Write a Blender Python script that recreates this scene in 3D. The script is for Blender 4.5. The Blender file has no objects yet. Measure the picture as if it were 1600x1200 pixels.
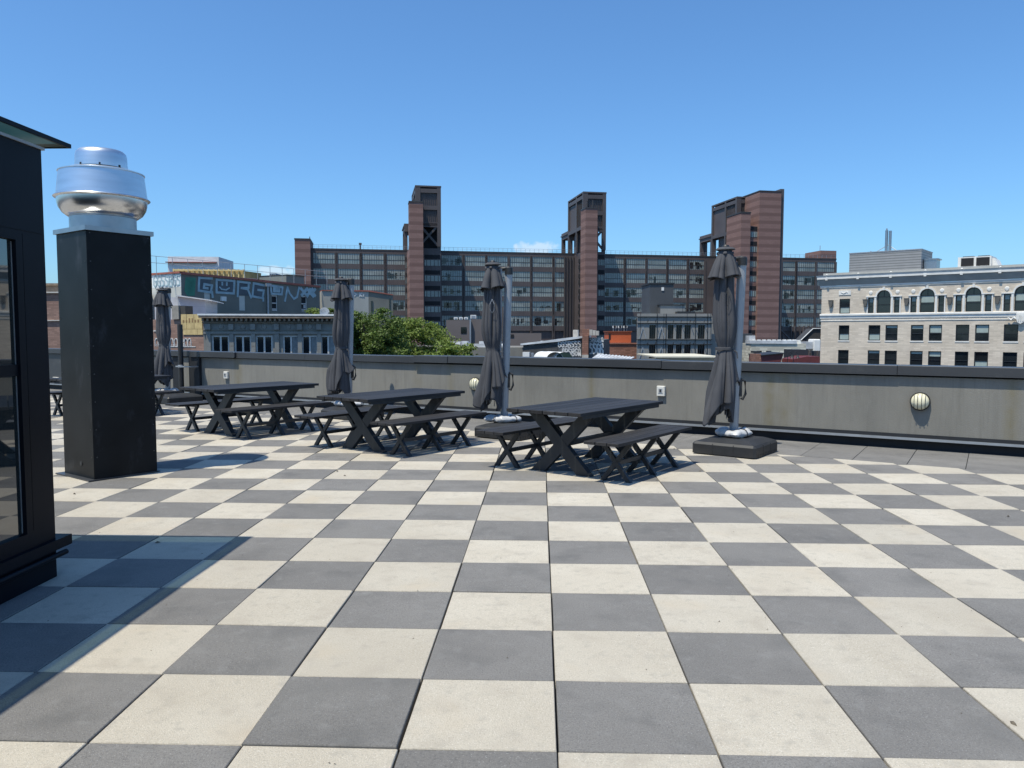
import bpy, math, random
from math import radians as R, sin, cos, pi, tan
from mathutils import Vector as V, Matrix
random.seed(7)
scene = bpy.context.scene
COL = scene.collection
# ------------------------------------------------------------------ camera
CAM = V((-0.0689, -2.8953, 1.5923)); YAW, PITCH, ROLL, F = -0.036418, 0.064912, 0.000935, 1223.54
_c, _s = cos(YAW), sin(YAW)
FW = V((_s*cos(PITCH), _c*cos(PITCH), -sin(PITCH))); _r = V((_c, -_s, 0)); _u = _r.cross(FW)
RT = cos(ROLL)*_r + sin(ROLL)*_u; UP = -sin(ROLL)*_r + cos(ROLL)*_u
cam = bpy.data.cameras.new('camera'); co = bpy.data.objects.new('camera', cam); COL.objects.link(co)
m = Matrix((RT, UP, -FW)).transposed().to_4x4(); m.translation = CAM; co.matrix_world = m
cam.sensor_width = 36; cam.lens = F/1600*36; cam.clip_end = 5000; cam.clip_start = .05
scene.camera = co
scene.render.resolution_x, scene.render.resolution_y = 1024, 768
# ------------------------------------------------------------------ world, sun, exposure
SUN_EL, SUN_AZ = R(67), R(46)      # azimuth = direction (from +X) in which the light travels
w = bpy.data.worlds.new('World'); scene.world = w; w.use_nodes = True
nt = w.node_tree; bg = nt.nodes['Background']
sky = nt.nodes.new('ShaderNodeTexSky'); sky.sky_type = 'NISHITA'; sky.sun_disc = False
sky.sun_elevation = SUN_EL
_tx, _ty = -cos(SUN_AZ), -sin(SUN_AZ)               # towards the sun
sky.sun_rotation = math.atan2(_tx, _ty)
sky.air_density = 1.0; sky.dust_density = 1.0; sky.ozone_density = 6.0; sky.altitude = 0
bg.inputs['Strength'].default_value = .105
# two small cumulus heads low over the skyline, in the sky itself
tc = nt.nodes.new('ShaderNodeTexCoord')
def wn(t, **k):
    n = nt.nodes.new(t)
    for a, b in k.items(): setattr(n, a, b)
    return n
def cloud(dx, dy, dz, size):
    d = V((dx, dy, dz)).normalized()
    sub = wn('ShaderNodeVectorMath', operation='SUBTRACT'); nt.links.new(tc.outputs['Generated'], sub.inputs[0]); sub.inputs[1].default_value = d
    mul = wn('ShaderNodeVectorMath', operation='MULTIPLY'); nt.links.new(sub.outputs[0], mul.inputs[0]); mul.inputs[1].default_value = (1/size, 1/size, 2.0/size)
    ln = wn('ShaderNodeVectorMath', operation='LENGTH'); nt.links.new(mul.outputs[0], ln.inputs[0])
    no = wn('ShaderNodeTexNoise'); no.inputs['Scale'].default_value = 75; no.inputs['Detail'].default_value = 5
    nt.links.new(tc.outputs['Generated'], no.inputs['Vector'])
    a = wn('ShaderNodeMath', operation='MULTIPLY_ADD'); nt.links.new(no.outputs[0], a.inputs[0]); a.inputs[1].default_value = -2.2; nt.links.new(ln.outputs['Value'], a.inputs[2])
    mr = wn('ShaderNodeMapRange'); nt.links.new(a.outputs[0], mr.inputs[0]); mr.inputs[1].default_value = .1; mr.inputs[2].default_value = -.35; mr.inputs[3].default_value = 0; mr.inputs[4].default_value = .5
    return mr.outputs[0]
def raydir(x, y): return FW + RT*((x-800)/F) - UP*((y-600)/F)
tint = wn('ShaderNodeMixRGB', blend_type='MULTIPLY'); tint.inputs[0].default_value = 1; nt.links.new(sky.outputs[0], tint.inputs[1]); tint.inputs[2].default_value = (.84, 1.18, 1.38, 1)
mx = wn('ShaderNodeMixRGB'); nt.links.new(tint.outputs[0], mx.inputs[1]); mx.inputs[2].default_value = (6.6, 7.2, 7.8, 1)
add = wn('ShaderNodeMath', operation='MAXIMUM')
nt.links.new(cloud(*raydir(838, 390), .022), add.inputs[0]); nt.links.new(cloud(*raydir(432, 426), .019), add.inputs[1])
nt.links.new(add.outputs[0], mx.inputs[0]); nt.links.new(mx.outputs[0], bg.inputs['Color'])
sl = bpy.data.lights.new('sun', 'SUN'); sl.energy = 4.3; sl.angle = R(.5); sl.color = (1, .93, .77)
so = bpy.data.objects.new('sun', sl); COL.objects.link(so)
LD = V((cos(SUN_EL)*cos(SUN_AZ), cos(SUN_EL)*sin(SUN_AZ), -sin(SUN_EL)))
so.rotation_euler = LD.to_track_quat('-Z', 'Y').to_euler(); so.location = (-20, -20, 50)
scene.view_settings.view_transform = 'Standard'; scene.view_settings.look = 'None'
scene.view_settings.exposure = .33; scene.view_settings.gamma = 1
scene.render.engine = 'CYCLES'
# ------------------------------------------------------------------ helpers
def at(x, y, Y):
    d = raydir(x, y); return CAM + d*((Y-CAM.y)/d.y)
def gp(x, y, z=0):
    d = raydir(x, y); return CAM + d*((z-CAM.z)/d.z)
class Fr:                                    # a building's own frame: x along its facade, y into it, z up
    def __init__(s, px, Y, ang):
        o = at(px, 520, Y); s.o = V((o.x, o.y, 0)); s.a = R(ang)
        s.ex = V((cos(s.a), sin(s.a), 0)); s.ey = V((-sin(s.a), cos(s.a), 0))
    def loc(s, px, py, y=0):                 # pixel seen on the plane at depth y -> (x, z) there
        d = raydir(px, py); t = (y - (CAM-s.o).dot(s.ey))/d.dot(s.ey); X = CAM + d*t
        return (X-s.o).dot(s.ex), X.z
    def x(s, px, y=0, py=480): return s.loc(px, py, y)[0]
    def z(s, px, py, y=0): return s.loc(px, py, y)[1]
class M:
    def __init__(s): s.v = []; s.f = []; s.m = []; s.sm = []
    def add(s, vs, fs, mi=0, sm=False):
        o = len(s.v); s.v += [tuple(p) for p in vs]
        for f in fs: s.f.append([o+i for i in f]); s.m.append(mi); s.sm.append(sm)
        return s
    def box(s, x0, x1, y0, y1, z0, z1, mi=0):
        if x0 > x1: x0, x1 = x1, x0
        if y0 > y1: y0, y1 = y1, y0
        if z0 > z1: z0, z1 = z1, z0
        return s.add([(x0,y0,z0),(x1,y0,z0),(x1,y1,z0),(x0,y1,z0),(x0,y0,z1),(x1,y0,z1),(x1,y1,z1),(x0,y1,z1)],
            [(0,3,2,1),(4,5,6,7),(0,1,5,4),(1,2,6,5),(2,3,7,6),(3,0,4,7)], mi)
    def bbox(s, x0, x1, y0, y1, z0, z1, b, mi=0):   # box with chamfered edges on top and corners
        pts = lambda i, z: [(x0+i,y0,z),(x1-i,y0,z),(x1,y0+i,z),(x1,y1-i,z),(x1-i,y1,z),(x0+i,y1,z),(x0,y1-i,z),(x0,y0+i,z)]
        inner = [(x0+b,y0+b,z1),(x1-b,y0+b,z1),(x1-b,y1-b,z1),(x0+b,y1-b,z1)]
        v = pts(b, z0)+pts(b, z1-b); n = len(v)
        tp = [(x0+b*1.3,y0+b,z1),(x1-b*1.3,y0+b,z1),(x1-b,y0+b*1.3,z1),(x1-b,y1-b*1.3,z1),(x1-b*1.3,y1-b,z1),(x0+b*1.3,y1-b,z1),(x0+b,y1-b*1.3,z1),(x0+b,y0+b*1.3,z1)]
        v += tp
        fs = [list(range(7,-1,-1)), list(range(16,24))]
        for k in range(8):
            j = (k+1) % 8; fs += [(k,j,8+j,8+k),(8+k,8+j,16+j,16+k)]
        return s.add(v, fs, mi)
    def prism(s, poly, h0, h1, ax='y', mi=0):
        P = (lambda a, b, h: (a, h, b)) if ax == 'y' else ((lambda a, b, h: (a, b, h)) if ax == 'z' else (lambda a, b, h: (h, a, b)))
        n = len(poly); v = [P(a, b, h0) for a, b in poly]+[P(a, b, h1) for a, b in poly]
        return s.add(v, [list(range(n))[::-1], list(range(n, 2*n))]+[(i, (i+1) % n, n+(i+1) % n, n+i) for i in range(n)], mi)
    def tube(s, pts, r, n=8, mi=0, ry=None):
        pts = [V(p) for p in pts]; rings = []
        for i, p in enumerate(pts):
            t = (pts[min(i+1, len(pts)-1)]-pts[max(i-1, 0)]).normalized()
            a = t.cross(V((0, 0, 1)));
            if a.length < .05: a = V((1, 0, 0))
            a.normalize(); b = t.cross(a).normalized(); rr = r[i] if isinstance(r, (list, tuple)) else r
            rings.append([p+a*rr*cos(2*pi*k/n)+b*(ry or rr)*sin(2*pi*k/n) for k in range(n)])
        v = [q for g in rings for q in g]; fs = [(i*n+k, i*n+(k+1) % n, (i+1)*n+(k+1) % n, (i+1)*n+k) for i in range(len(pts)-1) for k in range(n)]
        o = len(s.v); s.add(v, fs, mi, n > 5)
        s.f += [[o+k for k in range(n)][::-1], [o+(len(pts)-1)*n+k for k in range(n)]]; s.m += [mi, mi]; s.sm += [False, False]
        return s
    def lathe(s, prof, n=48, mi=0, c=(0, 0), fn=None):
        v = []
        for (r, z) in prof:
            for k in range(n):
                t = 2*pi*k/n; rr = r*(fn(t, z) if fn else 1); v.append((c[0]+rr*cos(t), c[1]+rr*sin(t), z))
        fs = [(i*n+k, i*n+(k+1) % n, (i+1)*n+(k+1) % n, (i+1)*n+k) for i in range(len(prof)-1) for k in range(n)]
        return s.add(v, fs, mi, True)
    def wall(s, x0, x1, z0, z1, holes, y=0, dep=.25, mi=0, rmi=None):   # wall sheet with openings and their reveals
        xs = sorted({x0, x1, *[h[0] for h in holes], *[h[1] for h in holes]}); zs = sorted({z0, z1, *[h[2] for h in holes], *[h[3] for h in holes]})
        xs = [a for a in xs if x0 <= a <= x1]; zs = [a for a in zs if z0 <= a <= z1]
        for i in range(len(xs)-1):
            j = 0
            while j < len(zs)-1:
                cx = (xs[i]+xs[i+1])/2
                inh = lambda jj: any(h[0] < cx < h[1] and h[2] < (zs[jj]+zs[jj+1])/2 < h[3] for h in holes)
                if inh(j): j += 1; continue
                k = j
                while k+1 < len(zs)-1 and not inh(k+1): k += 1
                s.add([(xs[i],y,zs[j]),(xs[i+1],y,zs[j]),(xs[i+1],y,zs[k+1]),(xs[i],y,zs[k+1])], [(0,1,2,3)], mi); j = k+1
        rm = mi if rmi is None else rmi
        for a, b, c, d in holes:
            c = max(c, z0)
            s.add([(a,y,c),(a,y,d),(a,y+dep,d),(a,y+dep,c)], [(0,1,2,3)], rm); s.add([(b,y,d),(b,y,c),(b,y+dep,c),(b,y+dep,d)], [(0,1,2,3)], rm)
            s.add([(a,y,d),(b,y,d),(b,y+dep,d),(a,y+dep,d)], [(0,1,2,3)], rm); s.add([(b,y,c),(a,y,c),(a,y+dep,c),(b,y+dep,c)], [(0,1,2,3)], rm)
        return s
    def stroke(s, pts, wd, y=0, t=.02, mi=0):        # a painted line on an x-z wall
        for i in range(len(pts)-1):
            a, b = V(pts[i]), V(pts[i+1]); d = b-a
            if d.length < 1e-6: continue
            d.normalize(); n = V((-d.y, d.x))*wd/2; a = a-d*wd*.4; b = b+d*wd*.4
            s.prism([tuple(a-n), tuple(b-n), tuple(b+n), tuple(a+n)], y-t-.0007*(len(s.f) % 40), y, 'y', mi)
        return s
    def build(s, name, mats, parent=None, label=None):
        me = bpy.data.meshes.new(name); me.from_pydata(s.v, [], s.f)
        for mm in (mats if isinstance(mats, (list, tuple)) else [mats]): me.materials.append(mm)
        me.polygons.foreach_set('material_index', s.m); me.polygons.foreach_set('use_smooth', s.sm); me.update()
        if any(s.sm): me.set_sharp_from_angle(angle=R(38))
        o = bpy.data.objects.new(name, me); COL.objects.link(o)
        if parent: o.parent = parent
        if label: o['label'] = label
        return o
def tag(o, label, cat, group=None):
    o['label'] = label; o['category'] = cat
    if group: o['group'] = group
    return o
def thing(name, label, cat, loc=(0, 0, 0), rz=0, group=None):
    o = bpy.data.objects.new(name, None); COL.objects.link(o); o.location = loc; o.rotation_euler = (0, 0, rz); o.empty_display_size = .3
    return tag(o, label, cat, group)
def frthing(name, fr, label, cat, group=None): return thing(name, label, cat, fr.o, fr.a, group)
def struct(o): o['kind'] = 'structure'; return o
def copy_tree(o, parent=None):
    c = o.copy(); COL.objects.link(c)
    if parent: c.parent = parent
    for ch in list(o.children): copy_tree(ch, c)
    return c
# ------------------------------------------------------------------ materials
def mat(name, col, rough=.7, metal=0, var=.12, scale=3, bump=0, bscale=60, spec=.5, coords='Object', col2=None, stretch=(1, 1, 1), ior=None):
    mt = bpy.data.materials.new(name); mt.use_nodes = True; t = mt.node_tree; b = t.nodes['Principled BSDF']; N = t.nodes.new; L = t.links.new
    b.inputs['Roughness'].default_value = rough; b.inputs['Metallic'].default_value = metal; b.inputs['Specular IOR Level'].default_value = spec
    if ior: b.inputs['IOR'].default_value = ior
    tcn = N('ShaderNodeTexCoord'); mp = N('ShaderNodeMapping'); mp.inputs['Scale'].default_value = stretch; L(tcn.outputs[coords], mp.inputs[0])
    no = N('ShaderNodeTexNoise'); no.inputs['Scale'].default_value = scale; no.inputs['Detail'].default_value = 6; L(mp.outputs[0], no.inputs['Vector'])
    cr = N('ShaderNodeValToRGB'); cr.color_ramp.elements[0].position = .3; cr.color_ramp.elements[1].position = .7
    c2 = col2 or tuple(min(1, c*(1+var)) for c in col); c1 = tuple(c*(1-var) for c in col) if not col2 else col
    cr.color_ramp.elements[0].color = (*c1, 1); cr.color_ramp.elements[1].color = (*c2, 1)
    L(no.outputs[0], cr.inputs[0]); L(cr.outputs[0], b.inputs['Base Color'])
    mt['cr'] = cr.name
    if bump:
        n2 = N('ShaderNodeTexNoise'); n2.inputs['Scale'].default_value = bscale; n2.inputs['Detail'].default_value = 4; L(tcn.outputs[coords], n2.inputs['Vector'])
        bp = N('ShaderNodeBump'); bp.inputs['Strength'].default_value = bump; bp.inputs['Distance'].default_value = .01; L(n2.outputs[0], bp.inputs['Height']); L(bp.outputs[0], b.inputs['Normal'])
    return mt
def mixin(mt, fac_socket, color, mode='MIX'):
    t = mt.node_tree; b = t.nodes['Principled BSDF']; l = b.inputs['Base Color'].links[0]; src = l.from_socket
    mx = t.nodes.new('ShaderNodeMixRGB'); mx.blend_type = mode; t.links.new(src, mx.inputs[1]); t.links.new(fac_socket, mx.inputs[0])
    if isinstance(color, tuple): mx.inputs[2].default_value = (*color, 1)
    else: t.links.new(color, mx.inputs[2])
    t.links.new(mx.outputs[0], b.inputs['Base Color']); return mx
def brick(name, c1, c2, mortar, sc=1.0, rough=.85, bw=.22, bh=.075, ms=.012, var=.3):
    mt = mat(name, c1, rough, col2=c2, scale=.35)
    t = mt.node_tree; N = t.nodes.new; L = t.links.new; tcn = N('ShaderNodeTexCoord')
    sp = N('ShaderNodeSeparateXYZ'); L(tcn.outputs['Object'], sp.inputs[0]); ad = N('ShaderNodeMath'); L(sp.outputs[0], ad.inputs[0]); L(sp.outputs[1], ad.inputs[1])
    cb = N('ShaderNodeCombineXYZ'); L(ad.outputs[0], cb.inputs[0]); L(sp.outputs[2], cb.inputs[1])
    bk = N('ShaderNodeTexBrick'); bk.inputs['Scale'].default_value = 1; bk.inputs['Brick Width'].default_value = bw*sc; bk.inputs['Row Height'].default_value = bh*sc; bk.inputs['Mortar Size'].default_value = ms*sc
    bk.inputs['Color1'].default_value = (1-var, 1-var, 1-var, 1); bk.inputs['Color2'].default_value = (1+var, 1+var, 1+var, 1); bk.inputs['Mortar'].default_value = (mortar, mortar, mortar, 1)
    L(cb.outputs[0], bk.inputs['Vector']); one = N('ShaderNodeValue'); one.outputs[0].default_value = 1
    mixin(mt, one.outputs[0], bk.outputs['Color'], 'MULTIPLY'); return mt
def zband(mt, pitch, duty, color, off=0, axis=2, fac=1.0, soft=.04):      # level bands of another colour of brick, metal or paint
    t = mt.node_tree; N = t.nodes.new; L = t.links.new; tcn = N('ShaderNodeTexCoord'); sp = N('ShaderNodeSeparateXYZ'); L(tcn.outputs['Object'], sp.inputs[0])
    a = N('ShaderNodeMath'); a.operation = 'ADD'; L(sp.outputs[axis], a.inputs[0]); a.inputs[1].default_value = 1000*pitch+off
    d = N('ShaderNodeMath'); d.operation = 'DIVIDE'; L(a.outputs[0], d.inputs[0]); d.inputs[1].default_value = pitch
    fr = N('ShaderNodeMath'); fr.operation = 'FRACT'; L(d.outputs[0], fr.inputs[0])
    mr = N('ShaderNodeMapRange'); L(fr.outputs[0], mr.inputs[0]); mr.inputs[1].default_value = duty-soft; mr.inputs[2].default_value = duty+soft; mr.inputs[3].default_value = fac; mr.inputs[4].default_value = 0
    mixin(mt, mr.outputs[0], color); return mt
black_metal = mat('black_painted_metal', (.0045, .006, .010), .42, 0, .25, 1.5, .03, 30, spec=.12)
black_metal2 = mat('black_duct_paint', (.011, .0125, .0145), .38, 0, .3, 2.5, .02, 20, spec=.13)
# dusty scuffs on the duct
def scuff(mt, col, scale, lo, hi, amt, stretch=(1, 1, .3)):
    t = mt.node_tree; N = t.nodes.new; L = t.links.new; tcn = N('ShaderNodeTexCoord'); mp = N('ShaderNodeMapping'); mp.inputs['Scale'].default_value = stretch; L(tcn.outputs['Object'], mp.inputs[0])
    n = N('ShaderNodeTexNoise'); n.inputs['Scale'].default_value = scale; n.inputs['Detail'].default_value = 8; n.inputs['Roughness'].default_value = .7; L(mp.outputs[0], n.inputs['Vector'])
    mr = N('ShaderNodeMapRange'); L(n.outputs[0], mr.inputs[0]); mr.inputs[1].default_value = lo; mr.inputs[2].default_value = hi; mr.inputs[3].default_value = 0; mr.inputs[4].default_value = amt
    mixin(mt, mr.outputs[0], col); return mt
scuff(black_metal2, (.06, .066, .08), 2.6, .57, .72, .5, (1, 1, .45))
charcoal_metal = mat('charcoal_coping_metal', (.040, .042, .046), .42, 0, .12, .8, .02, 8)
scuff(charcoal_metal, (.16, .16, .155), 2.0, .58, .85, .35, (1, 1, 1))
membrane = mat('black_membrane', (.012, .014, .018), .7, 0, .3, 4)
aluminium = mat('spun_aluminium', (.70, .71, .73), .26, 1, .06, 3, .03, 9)
spun = mat('brushed_aluminium', (.70, .72, .74), .36, 1, .08, 2, .05, 14, stretch=(1, 1, 8))
aluminium2 = mat('dull_aluminium', (.40, .41, .42), .38, 1, .1, 6, .03, 12)
galv = mat('galvanised_metal', (.36, .38, .4), .5, .6, .12, 5)
table_board = mat('charcoal_composite_board', (.026, .0255, .027), .6, 0, .25, 5, .15, 60, spec=.22, stretch=(.3, 3, 3))
def island(mt, lo, hi):
    t = mt.node_tree; g = t.nodes.new('ShaderNodeNewGeometry'); mr = t.nodes.new('ShaderNodeMapRange'); t.links.new(g.outputs['Random Per Island'], mr.inputs[0]); mr.inputs[3].default_value = lo; mr.inputs[4].default_value = hi
    one = t.nodes.new('ShaderNodeValue'); one.outputs[0].default_value = 1; mixin(mt, one.outputs[0], mr.outputs[0], 'MULTIPLY')
island(table_board, .78, 1.3)
table_leg = mat('charcoal_leg', (.020, .024, .029), .5, 0, .2, 4, .06, 50)
fabric = mat('grey_umbrella_fabric', (.074, .076, .084), .95, 0, .1, 3, .15, 250, spec=.1)
mast_metal = mat('grey_mast_metal', (.34, .35, .37), .4, .3, .06, 3)
plastic_black = mat('black_plastic', (.02, .021, .023), .5, 0, .15, 6, .05, 80)
base_plastic = mat('dark_base_plastic', (.021, .022, .024), .55, 0, .25, 5, .1, 90)
bag_mat = mat('white_vinyl_bag', (.47, .475, .48), .35, 0, .12, 9, .5, 12)
white_box = mat('pale_plastic', (.6, .59, .55), .5, 0, .06, 9)
lamp_glass = mat('cream_lamp_glass', (.72, .68, .5), .25, 0, .05, 6)
glass_dark = mat('window_glass', (.012, .016, .02), .06, 0, .3, .5, spec=.5, ior=1.6)
pent_glass = mat('tinted_glass', (.016, .022, .024), .02, 0, .1, .5, ior=2.3)
blind = mat('pale_blind', (.30, .36, .34), .6, 0, .08, 2)
# pavers
def paver(name, c1, c2, spk, rnd):
    mt = mat(name, c1, .9, 0, col2=c2, scale=1.7, bump=.55, bscale=260, spec=.2)
    t = mt.node_tree; N = t.nodes.new; L = t.links.new; one = N('ShaderNodeValue'); one.outputs[0].default_value = 1
    g = N('ShaderNodeNewGeometry'); mr = N('ShaderNodeMapRange'); L(g.outputs['Random Per Island'], mr.inputs[0]); mr.inputs[3].default_value = 1-rnd; mr.inputs[4].default_value = 1+rnd
    mixin(mt, one.outputs[0], mr.outputs[0], 'MULTIPLY')
    tcn = N('ShaderNodeTexCoord')
    for sc, lo, hi, c, amt in spk:
        n = N('ShaderNodeTexNoise'); n.inputs['Scale'].default_value = sc; n.inputs['Detail'].default_value = 3; L(tcn.outputs['Object'], n.inputs['Vector'])
        mr = N('ShaderNodeMapRange'); L(n.outputs[0], mr.inputs[0]); mr.inputs[1].default_value = lo; mr.inputs[2].default_value = hi; mr.inputs[3].default_value = 0; mr.inputs[4].default_value = amt
        mixin(mt, mr.outputs[0], c)
    return mt
pav_light = paver('cream_paver', (.435, .395, .328), (.495, .457, .388), [(120, .5, .75, (.24, .225, .19), .55), (170, .6, .72, (.75, .73, .68), .6), (5, .54, .8, (.33, .295, .25), .6), (1.9, .58, .78, (.47, .40, .30), .55), (14, .55, .75, (.33, .31, .27), .55), (.9, .5, .8, (.37, .335, .28), .5)], .08)
pav_dark = paver('grey_paver', (.168, .163, .157), (.197, .191, .184), [(120, .48, .72, (.085, .086, .088), .6), (170, .62, .72, (.42, .42, .42), .55), (3, .5, .75, (.105, .105, .105), .6), (11, .55, .78, (.24, .24, .235), .4), (.8, .5, .75, (.21, .205, .195), .5)], .11)
# stucco with rust-yellow run marks at the coping joints
stucco = mat('grey_stucco', (.20, .193, .172), .9, 0, .12, .9, .25, 70)
scuff(stucco, (.105, .104, .098), 1.4, .45, .8, .5, (1, 1, .5)); scuff(stucco, (.235, .23, .205), 3, .55, .85, .4, (1.5, 1, .3))
scuff(stucco, (.12, .115, .10), 7, .5, .72, .45, (2, 1, .12)); scuff(stucco, (.25, .245, .225), 9, .55, .75, .35, (1, 1, .25))
def streak(mt, xs, wd, col):
    t = mt.node_tree; N = t.nodes.new; L = t.links.new; tcn = N('ShaderNodeTexCoord'); sp = N('ShaderNodeSeparateXYZ'); L(tcn.outputs['Object'], sp.inputs[0])
    no = N('ShaderNodeTexNoise'); no.inputs['Scale'].default_value = 7; L(tcn.outputs['Object'], no.inputs['Vector'])
    for x, k, ww in xs:
        a = N('ShaderNodeMath'); a.operation = 'SUBTRACT'; L(sp.outputs[0], a.inputs[0]); a.inputs[1].default_value = x
        b = N('ShaderNodeMath'); b.operation = 'ABSOLUTE'; L(a.outputs[0], b.inputs[0])
        mr = N('ShaderNodeMapRange'); L(b.outputs[0], mr.inputs[0]); mr.inputs[1].default_value = ww; mr.inputs[2].default_value = 0; mr.inputs[3].default_value = 0; mr.inputs[4].default_value = k
        mu = N('ShaderNodeMath'); mu.operation = 'MULTIPLY'; L(mr.outputs[0], mu.inputs[0]); L(no.outputs[0], mu.inputs[1]); mixin(mt, mu.outputs[0], col)
streak(stucco, [(-6.16, .9, .09), (-3.22, 1.0, .12), (-.16, .8, .12), (-9.9, .6, .15), (-9.1, .6, .12), (-15.1, .9, .18), (-12.2, .7, .2), (-3.0, .7, .2)], .1, (.15, .125, .06))
asphalt = mat('street_asphalt', (.05, .05, .05), .9, 0, .2, .3)
roof_grey = mat('roofing', (.16, .16, .155), .9, 0, .2, .4)
silver_roof = mat('silver_roof_coating', (.55, .56, .57), .5, .1, .35, .9, .3, 3)
# ------------------------------------------------------------------ setting: street level and terrace floor
GZ = -22
g = M(); g.box(-3000, 3000, -3000, 3000, GZ-1, GZ); struct(g.build('ground', asphalt))
# parapet line: origin at the wall base, x to the right along the wall, -y towards the camera
WO = V((6.203, 7.417, 0)); WA = math.atan2(-.493, .870); WX = V((cos(WA), sin(WA), 0)); WN = V((sin(WA), -cos(WA), 0))   # WN points to the camera side
def wl(p): d = V((p[0], p[1], 0))-WO; return d.dot(WX), d.dot(WN)
def clip(poly, f):                           # keep where f(p) > 0
    out = []
    for i in range(len(poly)):
        a, b = poly[i], poly[(i+1) % len(poly)]; fa, fb = f(a), f(b)
        if fa > 0: out.append(a)
        if fa*fb < 0: t = fa/(fa-fb); out.append((a[0]+(b[0]-a[0])*t, a[1]+(b[1]-a[1])*t))
    return out
def area(p): return abs(sum(p[i][0]*p[(i+1) % len(p)][1]-p[(i+1) % len(p)][0]*p[i][1] for i in range(len(p))))/2
T = .61; BW = 1.475; fl = M()
def paver_poly(poly, z, tilt, mi):
    c = (sum(p[0] for p in poly)/len(poly), sum(p[1] for p in poly)/len(poly)); n = len(poly); v = []
    for k, (ins, dz) in enumerate([(0, -.04), (0, -.004), (.004, 0)]):
        for p in poly:
            dx, dy = p[0]-c[0], p[1]-c[1]; l = math.hypot(dx, dy) or 1
            v.append((p[0]-dx/l*ins, p[1]-dy/l*ins, z+dz+tilt[0]*dx+tilt[1]*dy))
    if sum(poly[i][0]*poly[(i+1) % n][1]-poly[(i+1) % n][0]*poly[i][1] for i in range(n)) < 0: pass
    fl.add(v, [list(range(2*n, 3*n))]+[(k*n+i, k*n+(i+1) % n, (k+1)*n+(i+1) % n, (k+1)*n+i) for k in (0, 1) for i in range(n)], mi)
rn = random.Random(3)
for i in range(-34, 22):
    for j in range(-8, 46):
        x, y = i*T, j*T; gx, gy = .0036, .0020
        jx = rn.gauss(0, .0018); jy = rn.gauss(0, .0016)
        q = [(x+gx+jx, y+gy+jy), (x+T-gx+jx, y+gy+jy), (x+T-gx+jx, y+T-gy+jy), (x+gx+jx, y+T-gy+jy)]
        if wl((x+T/2, y+T/2))[1] < BW-.6: continue
        if rn.random() < .12:                        # a chipped corner
            kc = rn.randrange(4); a_, c_, e_ = V(q[kc-1]), V(q[kc]), V(q[(kc+1) % 4]); l1, l2 = rn.uniform(.008, .028), rn.uniform(.008, .028)
            q[kc:kc+1] = [tuple(c_+(a_-c_).normalized()*l1), tuple(c_+(e_-c_).normalized()*l2)]
        q = clip(q, lambda p: wl(p)[1]-BW-.003)
        if len(q) < 3 or area(q) < .004: continue
        paver_poly(q, rn.gauss(0, .0018), (rn.gauss(0, .003), rn.gauss(0, .003)), (i+j) % 2)
TT = .622
for k in range(-52, 12):
    for a, b in ((.245, .855), (.855, BW), (0, .245)):
        u0, u1 = k*TT-.615+.003, (k+1)*TT-.615-.003; a2, b2 = a+.003, b-.003
        q = [tuple((WO+WX*u+WN*v_)[:2]) for u, v_ in ((u0, b2), (u1, b2), (u1, a2), (u0, a2))]
        paver_poly(q, rn.gauss(0, .001), (rn.gauss(0, .0015), rn.gauss(0, .0015)), 0)
fo = fl.build('terrace_pavement', [pav_dark, pav_light]); struct(fo)
# ------------------------------------------------------------------ our own building under the terrace
own = thing('roof_deck_building', 'building whose roof carries the paved terrace, below the pavers', 'building', WO, WA)
b = M(); b.box(-34, 8, -32, .02, GZ, -.045); b.build('roof_slab', membrane, own)
# ------------------------------------------------------------------ parapet
par = thing('parapet_wall', 'long grey stucco parapet with a charcoal metal coping around the terrace', 'wall', WO, WA)
b = M(); b.box(-34, 8, -.001, .24, -.04, 1.03); b.build('base_upstand', membrane, par)
b = M(); b.box(-16.62, 8, -.10, -.002, .165, 1.0); b.box(-17.25, -16.78, -.10, -.002, .165, 1.0); b.box(-19.1, -17.5, -.10, -.002, .165, 1.0); b.build('stucco_panel', stucco, par)
b = M()
b.box(-16.78, -16.40, -.17, -.1005, .02, 1.02); b.box(-17.5, -17.25, -.105, -.002, .165, 1.0); b.build('metal_post_cover', membrane, par)
b = M(); b.box(-34, -19.1, -.10, -.002, .165, 1.0); b.build('dark_end_panel', charcoal_metal, par)  # far left stretch of the wall face, coloured darker than the stucco
b = M()
x = 8.0; edges = [8, 4.35, -1.5, -4.9, -9.12, -9.93, -12.9, -15.1, -16.7, -19.5, -24, -29, -34]
b = M()
for i in range(len(edges)-1):
    x1, x0 = edges[i], edges[i+1]; dz = rn.gauss(0, .004); dy = rn.gauss(0, .003)-(.03 if x1 in (-9.12,) else 0)-(.045 if x1 in (-15.1,) else 0)-(.014 if x1 == -4.9 else 0)
    b.bbox(x0+.0015, x1-.0015, -.155+dy, .28, 1.035+dz, 1.15+dz, .005)
    b.box(x0+.002, x1-.002, -.165+dy, -.15+dy, 1.022+dz, 1.036+dz)
b.build('coping', charcoal_metal, par)
b = M(); b.box(-34, 8, -.125, -.1, .150, .166); b.box(-34, 8, -.125, -.121, .132, .150); b.build('drip_flashing', galv, par)
b = M(); b.box(-34, 8, -.112, -.1003, .168, .215); b.build('sealant_band', membrane, par)
def wallspot(px, py, w=.1):
    O = WO+WN*w; d = raydir(px, py); t = -((CAM-O).dot(WN))/d.dot(WN); X = CAM+d*t; return (X-WO).dot(WX), X.z
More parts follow.
